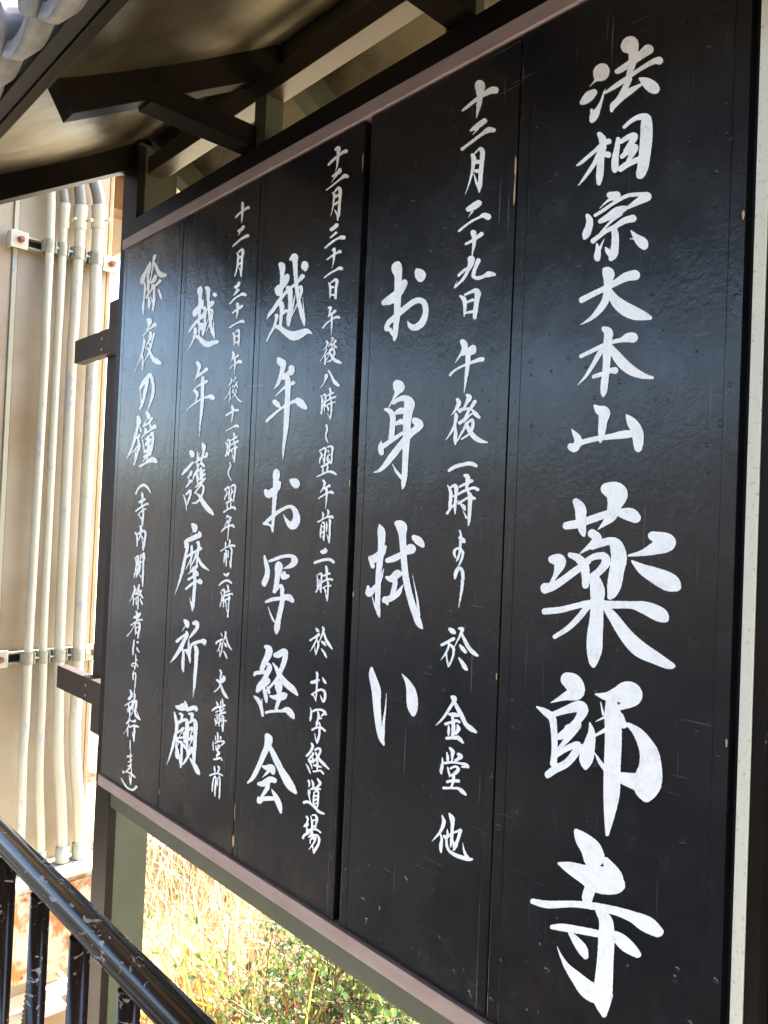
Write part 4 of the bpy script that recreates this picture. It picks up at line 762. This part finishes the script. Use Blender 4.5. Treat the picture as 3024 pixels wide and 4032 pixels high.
# strut channels with clamps
for zc, lb in ((2.66, 'upper cream strut channel bolted across the pillar, holding the conduits with clamps'),
               (.925, 'lower cream strut channel bolted across the pillar, holding the conduits with clamps')):
    t = thing('strut_channel', lb, 'bracket', 'strut channels across the pillar')
    ch = MB()
    ch.box(-2.998, -2.953, .02, .425, zc + .017, zc + .025, .001); ch.box(-2.998, -2.953, .02, .425, zc - .025, zc - .017, .001)
    ch.build('channel', M['clampsteel'], t)
    box('channel_back', M['black'], t, -2.9985, -2.990, .03, .42, zc - .0165, zc + .0165, 0)
    for yb, sx in ((.022, -1), (.408, 1)):
        pl = box('end_plate', M['cream2'], t, -2.952, -2.945, yb - .034, yb + .034, zc - .036, zc + .036, .002)
        box('plate_side', M['cream2'], t, -2.99, -2.9525, yb + sx * .034 - .003, yb + sx * .034 + .003, zc - .034, zc + .034, .001)
        bolt = MB().tube([(-2.9445, yb + .004, zc), (-2.934, yb + .004, zc)], .0145, 6).tube([(-2.9335, yb + .004, zc), (-2.918, yb + .004, zc)], .0085, 12)
        bolt.build('bolt', M['rustbolt'], t)
    for k, (pts, r, lb2) in pipes.items():
        yc = np.interp(-zc, [-q[1] for q in pts], [q[0] for q in pts])
        c = thing('pipe_clamp', 'saddle clamp on the %s strut channel round the %s conduit' % ('upper' if zc > 2 else 'lower', {1: 'leftmost', 2: 'second', 3: 'third', 4: 'rightmost'}[k]), 'clamp', 'saddle clamps round the conduits')
        m = MB(); n = 10; hw = .027
        v = []
        for q in range(n + 1):
            a = math.pi * (q / n) - math.pi / 2
            v += [(XP + math.cos(a) * (r + .0012), yc + math.sin(a) * (r + .0012), zc - hw), (XP + math.cos(a) * (r + .0012), yc + math.sin(a) * (r + .0012), zc + hw),
                  (XP + math.cos(a) * (r + .004), yc + math.sin(a) * (r + .004), zc - hw), (XP + math.cos(a) * (r + .004), yc + math.sin(a) * (r + .004), zc + hw)]
        f = []
        for q in range(n):
            a = 4 * q; b = a + 4
            f += [(a + 2, b + 2, b + 3, a + 3), (a, a + 1, b + 1, b), (a + 1, a + 3, b + 3, b + 1), (a, b, b + 2, a + 2)]
        f += [(0, 2, 3, 1), (4 * n, 4 * n + 1, 4 * n + 3, 4 * n + 2)]
        m.v = v; m.f = f; m.sm = [False] * len(f)
        m.box(XP - .03, XP + .002, yc + r + .0042, yc + r + .0075, zc - hw, zc + hw, .0008)
        m.box(XP - .03, XP + .002, yc - r - .0075, yc - r - .0042, zc - hw, zc + hw, .0008)
        m.build('saddle', M['clampsteel'], c)
        MB().box(XP + .002, XP + .016, yc + r + .002, yc + r + .007, zc - .026, zc + .026, .001).build('flange', M['clampsteel'], c)
        MB().tube([(XP + .008, yc + r + .0072, zc), (XP + .008, yc + r + .026, zc)], .004, 8).tube([(XP + .008, yc + r + .0072, zc), (XP + .008, yc + r + .012, zc)], .0078, 6).build('screw', M['metal'], c)
# rusty junction box
jb = thing('junction_box', 'rust stained cream steel box that the conduits run down into, behind the handrail', 'electrical box')
box('body', M['rusty'], jb, -2.999, -2.80, .085, .445, -.36, .02, .004)
box('lid', M['rusty'], jb, -2.7995, -2.79, .09, .44, -.355, .0, .003)
box('top_plate', M['cream2'], jb, -2.999, -2.785, .08, .45, .0205, .030, .002)
for y_, z_ in ((.115, -.02), (.415, -.02), (.115, -.33), (.415, -.33)):
    MB().tube([(-2.7895, y_, z_), (-2.785, y_, z_)], .006, 10).build('screw', M['rustbolt'], jb)
# flexible conduit under the box
fl = thing('corrugated_hose', 'black corrugated hose hanging below the rusty box', 'hose')
pts = spline([(-2.88, .19, -.355), (-2.88, .186, -.45), (-2.87, .172, -.56), (-2.86, .165, -.62)], 30)
MB().tube(pts, [.018 + .0035 * math.sin(i * 1.3) for i in range(len(pts))], 16).build('hose', M['blackflex'], fl)
MB().tube([(-2.86, .165, -.61), (-2.86, .165, -.66), (-2.86, .165, -.95)], .024, 12).build('elbow', M['greyflex'], fl)
ls = thing('low_strut', 'short white strut channel low on the pillar, seen between the balusters', 'bracket')
box('upper_flange', M['white'], ls, -2.998, -2.90, .10, .35, -.535, -.520, .001)
box('lower_flange', M['white'], ls, -2.998, -2.90, .10, .35, -.60, -.585, .001)
box('web', M['greyflex'], ls, -2.998, -2.985, .10, .35, -.5845, -.5355, 0)
MB().tube([(-2.96, .33, -.47), (-2.86, .33, -.47)], .014, 12).build('stub', M['white'], ls)

# ---------------------------------------------------------------- timber frame behind the left post
tf = thing('timber_frame', 'dark weathered timber upright with two short cross rails, left of the shelter post', 'wooden frame')
box('upright', M['wood'], tf, -2.44, -2.362, .20, .235, .72, 2.345, .002)
box('cross_rail', M['wood'], tf, -2.66, -1.90, .16, .1995, 2.132, 2.222, .002)
box('cross_rail', M['wood'], tf, -2.685, -1.90, .16, .1995, .845, .932, .002)
for z in (2.15, 2.19, .868, .905):
    MB().tube([(-2.395, .1595, z), (-2.395, .157, z)], .005, 8).build('screw', M['metal'], tf)
# ---------------------------------------------------------------- building seen past the pillar
nb = thing('neighbouring_building', 'cream building with a brown eave beam, seen through the gap at the top left', 'building')
box('soffit', M['plaster'], nb, -9.5, -2.2, -1.4, 1.05, 3.62, 3.70, .01)
box('fascia', M['plaster'], nb, -9.5, -3.6, 1.055, 1.12, 3.22, 3.72, .005)
MB().beam((-4.2, -1.3, 3.50), (-4.2, 1.04, 3.50), .16, .20, bev=.005).build('eave_beam', M['brown'], nb)
box('column', M['plaster'], nb, -9.2, -8.9, .6, .9, -1.6, 3.6195, .01)
# pale low fence in the gap
wf = thing('low_white_fence', 'pale low fence rail in sunlight seen between the pillar and the shelter post', 'fence')
box('rail', M['white'], wf, -5.1, -4.95, .9, 3.2, -.22, -.12, .004)
box('rail', M['white'], wf, -5.1, -4.95, .9, 3.2, -.62, -.54, .004)
for y in (1.0, 1.7, 2.4, 3.1):
    box('fence_post', M['white'], wf, -5.2, -5.101, y, y + .09, -1.6, -.05, .004)
for k in range(9):
    s = random.uniform(.12, .3); bm = bmesh.new(); bmesh.ops.create_icosphere(bm, subdivisions=2, radius=s)
    for v in bm.verts: v.co *= random.uniform(.82, 1.12)
    x, y = random.uniform(-8.5, -5.8), random.uniform(1.6, 3.4)
    for v in bm.verts: v.co.z *= .7
    m = MB(); m.bm(bm, Matrix.Translation((0, 0, 0))); o = m.build('garden_stone', M['stone'])
    o.location = (x, y, float(ground_z(x, y)) + s * .4)
    tag(o, 'pale rounded garden stone in the sun beyond the low white fence', 'stone', 'stones beyond the fence')

# ---------------------------------------------------------------- vegetation
def blades(name, n, xr, yr, hr_, wr, cols, mat, droop=1.0, kind='stuff', parent=None, seedclump=40):
    cx = rng.uniform(*xr, seedclump); cy = rng.uniform(*yr, seedclump)
    V = []; F = []; C = []
    for i in range(n):
        k = rng.integers(seedclump)
        x = cx[k] + rng.normal(0, .10); y = cy[k] + rng.normal(0, .10)
        y = max(y, yr[0] - .08)
        if x > -2.05 and y < 1.0 and name == 'dry_grass': y += .55
        z = float(ground_z(x, y)) - .02
        h = rng.uniform(*hr_); wd = rng.uniform(*wr); a = rng.uniform(0, 2 * math.pi); lean = rng.uniform(.1, .9) * droop
        ca, sa = math.cos(a), math.sin(a); b0 = len(V); ns = 5
        tw = rng.uniform(0, math.pi)
        for s in range(ns + 1):
            t = s / ns; r = h * lean * t ** 1.8 * .8; zz = h * (t - .38 * lean * t ** 2.6)
            if rng.random() < .02: lean *= 1.5
            w2 = wd * (1 - t ** 2.2) * .5 + .0003
            px, py = math.cos(tw), math.sin(tw)
            V.append((x + ca * r - px * w2, y + sa * r - py * w2, z + zz)); V.append((x + ca * r + px * w2, y + sa * r + py * w2, z + zz))
            if s < ns: F.append((b0 + 2 * s, b0 + 2 * s + 1, b0 + 2 * s + 3, b0 + 2 * s + 2))
        c = np.array(cols[rng.integers(len(cols))]) * rng.uniform(.7, 1.2)
        C += [(*np.clip(c, 0, 1), 1)] * (2 * ns + 2)
    o = mesh_obj(name, V, F, mat, parent, smooth=True)
    at = o.data.color_attributes.new('tint', 'FLOAT_COLOR', 'POINT'); at.data.foreach_set('color', np.array(C).ravel())
    if kind: o['kind'] = kind
    return o
straw = [(.66, .57, .38), (.46, .33, .17), (.78, .71, .54), (.55, .46, .20), (.24, .13, .07), (.72, .64, .46), (.36, .22, .11)]
g1 = blades('dry_grass', 15000, (-4.8, .2), (.55, 3.0), (.25, .62), (.003, .008), straw, M['reed'], 1.0, seedclump=420)
tag(g1, 'thick stand of dry straw coloured grass glowing in the sun below the board', 'dry grass')
g2 = blades('tall_reed', 330, (-2.75, -1.6), (.42, .85), (.5, .85), (.010, .022), [(.34, .17, .08), (.40, .22, .10), (.50, .42, .08), (.28, .13, .06)], M['reed'], 1.0, seedclump=22)
tag(g2, 'long broad dry reed leaves arching over the grass behind the handrail', 'reeds')

def shrub(loc, rad, nstem, nleaf, label, greens):
    t = thing('shrub', label, 'shrub', 'small leaved shrubs under the board')
    gz = float(ground_z(loc[0], loc[1]))
    SV = MB(); V = []; F = []; C = []
    per = nleaf // nstem
    for s in range(nstem):
        a = rng.uniform(0, 2 * math.pi); el = rng.uniform(.25, 1.35); L = rad * rng.uniform(.7, 1.25)
        p0 = Vector((loc[0] + rng.normal(0, .05), loc[1] + rng.normal(0, .05), gz))
        d1 = Vector((math.cos(a) * math.cos(el), math.sin(a) * math.cos(el), math.sin(el)))
        mid = p0 + d1 * L * .5 + Vector((0, 0, L * .22)); end = p0 + d1 * L + Vector((rng.normal(0, .05), rng.normal(0, .05), L * .22))
        sp = spline([p0, mid, end], 5)
        SV.tube(sp, [.004 - .0027 * i / (len(sp) - 1) for i in range(len(sp))], 4, cap=False)
        for q in range(per):
            t_ = rng.uniform(.25, 1.0) ** .7; i = min(len(sp) - 2, int(t_ * (len(sp) - 1))); fr = t_ * (len(sp) - 1) - i
            p = sp[i].lerp(sp[i + 1], min(1, fr)); tg = (sp[i + 1] - sp[i]).normalized()
            ax = Vector((rng.normal(), rng.normal(), rng.normal())); ax = (ax - tg * ax.dot(tg)).normalized()
            dr = (ax * .9 + tg * .6 + Vector((0, 0, .25))).normalized(); side = dr.cross(Vector((rng.normal(), rng.normal(), 1.2))).normalized(); nrm = side.cross(dr)
            ln = rng.uniform(.018, .036); wd = ln * rng.uniform(.38, .55)
            p = p + ax * rng.uniform(0, .03); b = len(V)
            for fx, fw, dz in ((0, .12, 0), (.3, .85, -.06), (.62, .95, -.04), (.88, .5, .05)):
                V.append(tuple(p + dr * ln * fx - side * wd * .5 * fw + nrm * ln * (.10 + dz))); V.append(tuple(p + dr * ln * fx + side * wd * .5 * fw + nrm * ln * (.10 + dz)))
            V.append(tuple(p + dr * ln))
            F += [(b, b + 1, b + 3, b + 2), (b + 2, b + 3, b + 5, b + 4), (b + 4, b + 5, b + 7, b + 6), (b + 6, b + 7, b + 8)]
            c = np.array(greens[rng.integers(len(greens))]) * rng.uniform(.75, 1.25); C += [(*np.clip(c, 0, 1), 1)] * 9
    SV.build('stem', M['stem'], t)
    o = mesh_obj('foliage', V, F, M['leaf'], t, smooth=True); o['kind'] = 'stuff'
    at = o.data.color_attributes.new('tint', 'FLOAT_COLOR', 'POINT'); at.data.foreach_set('color', np.array(C).ravel())
gr = [(.09, .15, .035), (.15, .21, .05), (.06, .11, .04), (.24, .27, .07)]
for loc, rad, ns, nl, lb in (((-1.28, .72), .62, 90, 4200, 'dense green small leaved shrub at the bottom edge of the picture, under the middle panel'),
                             ((-1.62, .76), .55, 60, 2400, 'dense green shrub just left of the one at the bottom edge'),
                             ((-1.98, .95), .5, 36, 900, 'looser green shrub mixed with dry grass in the middle below the board'),
                             ((-1.45, 1.25), .70, 80, 3000, 'green shrub behind the two dense ones, close under the bottom rail'),
                             ((-2.30, .80), .42, 20, 380, 'sparse sprigs of green leaves among brown reeds, right of the left post'),
                             ((-2.65, 1.9), .6, 26, 420, 'yellow green shrub farthest back in the dry grass')):
    shrub(loc, rad, ns, nl, lb, gr)
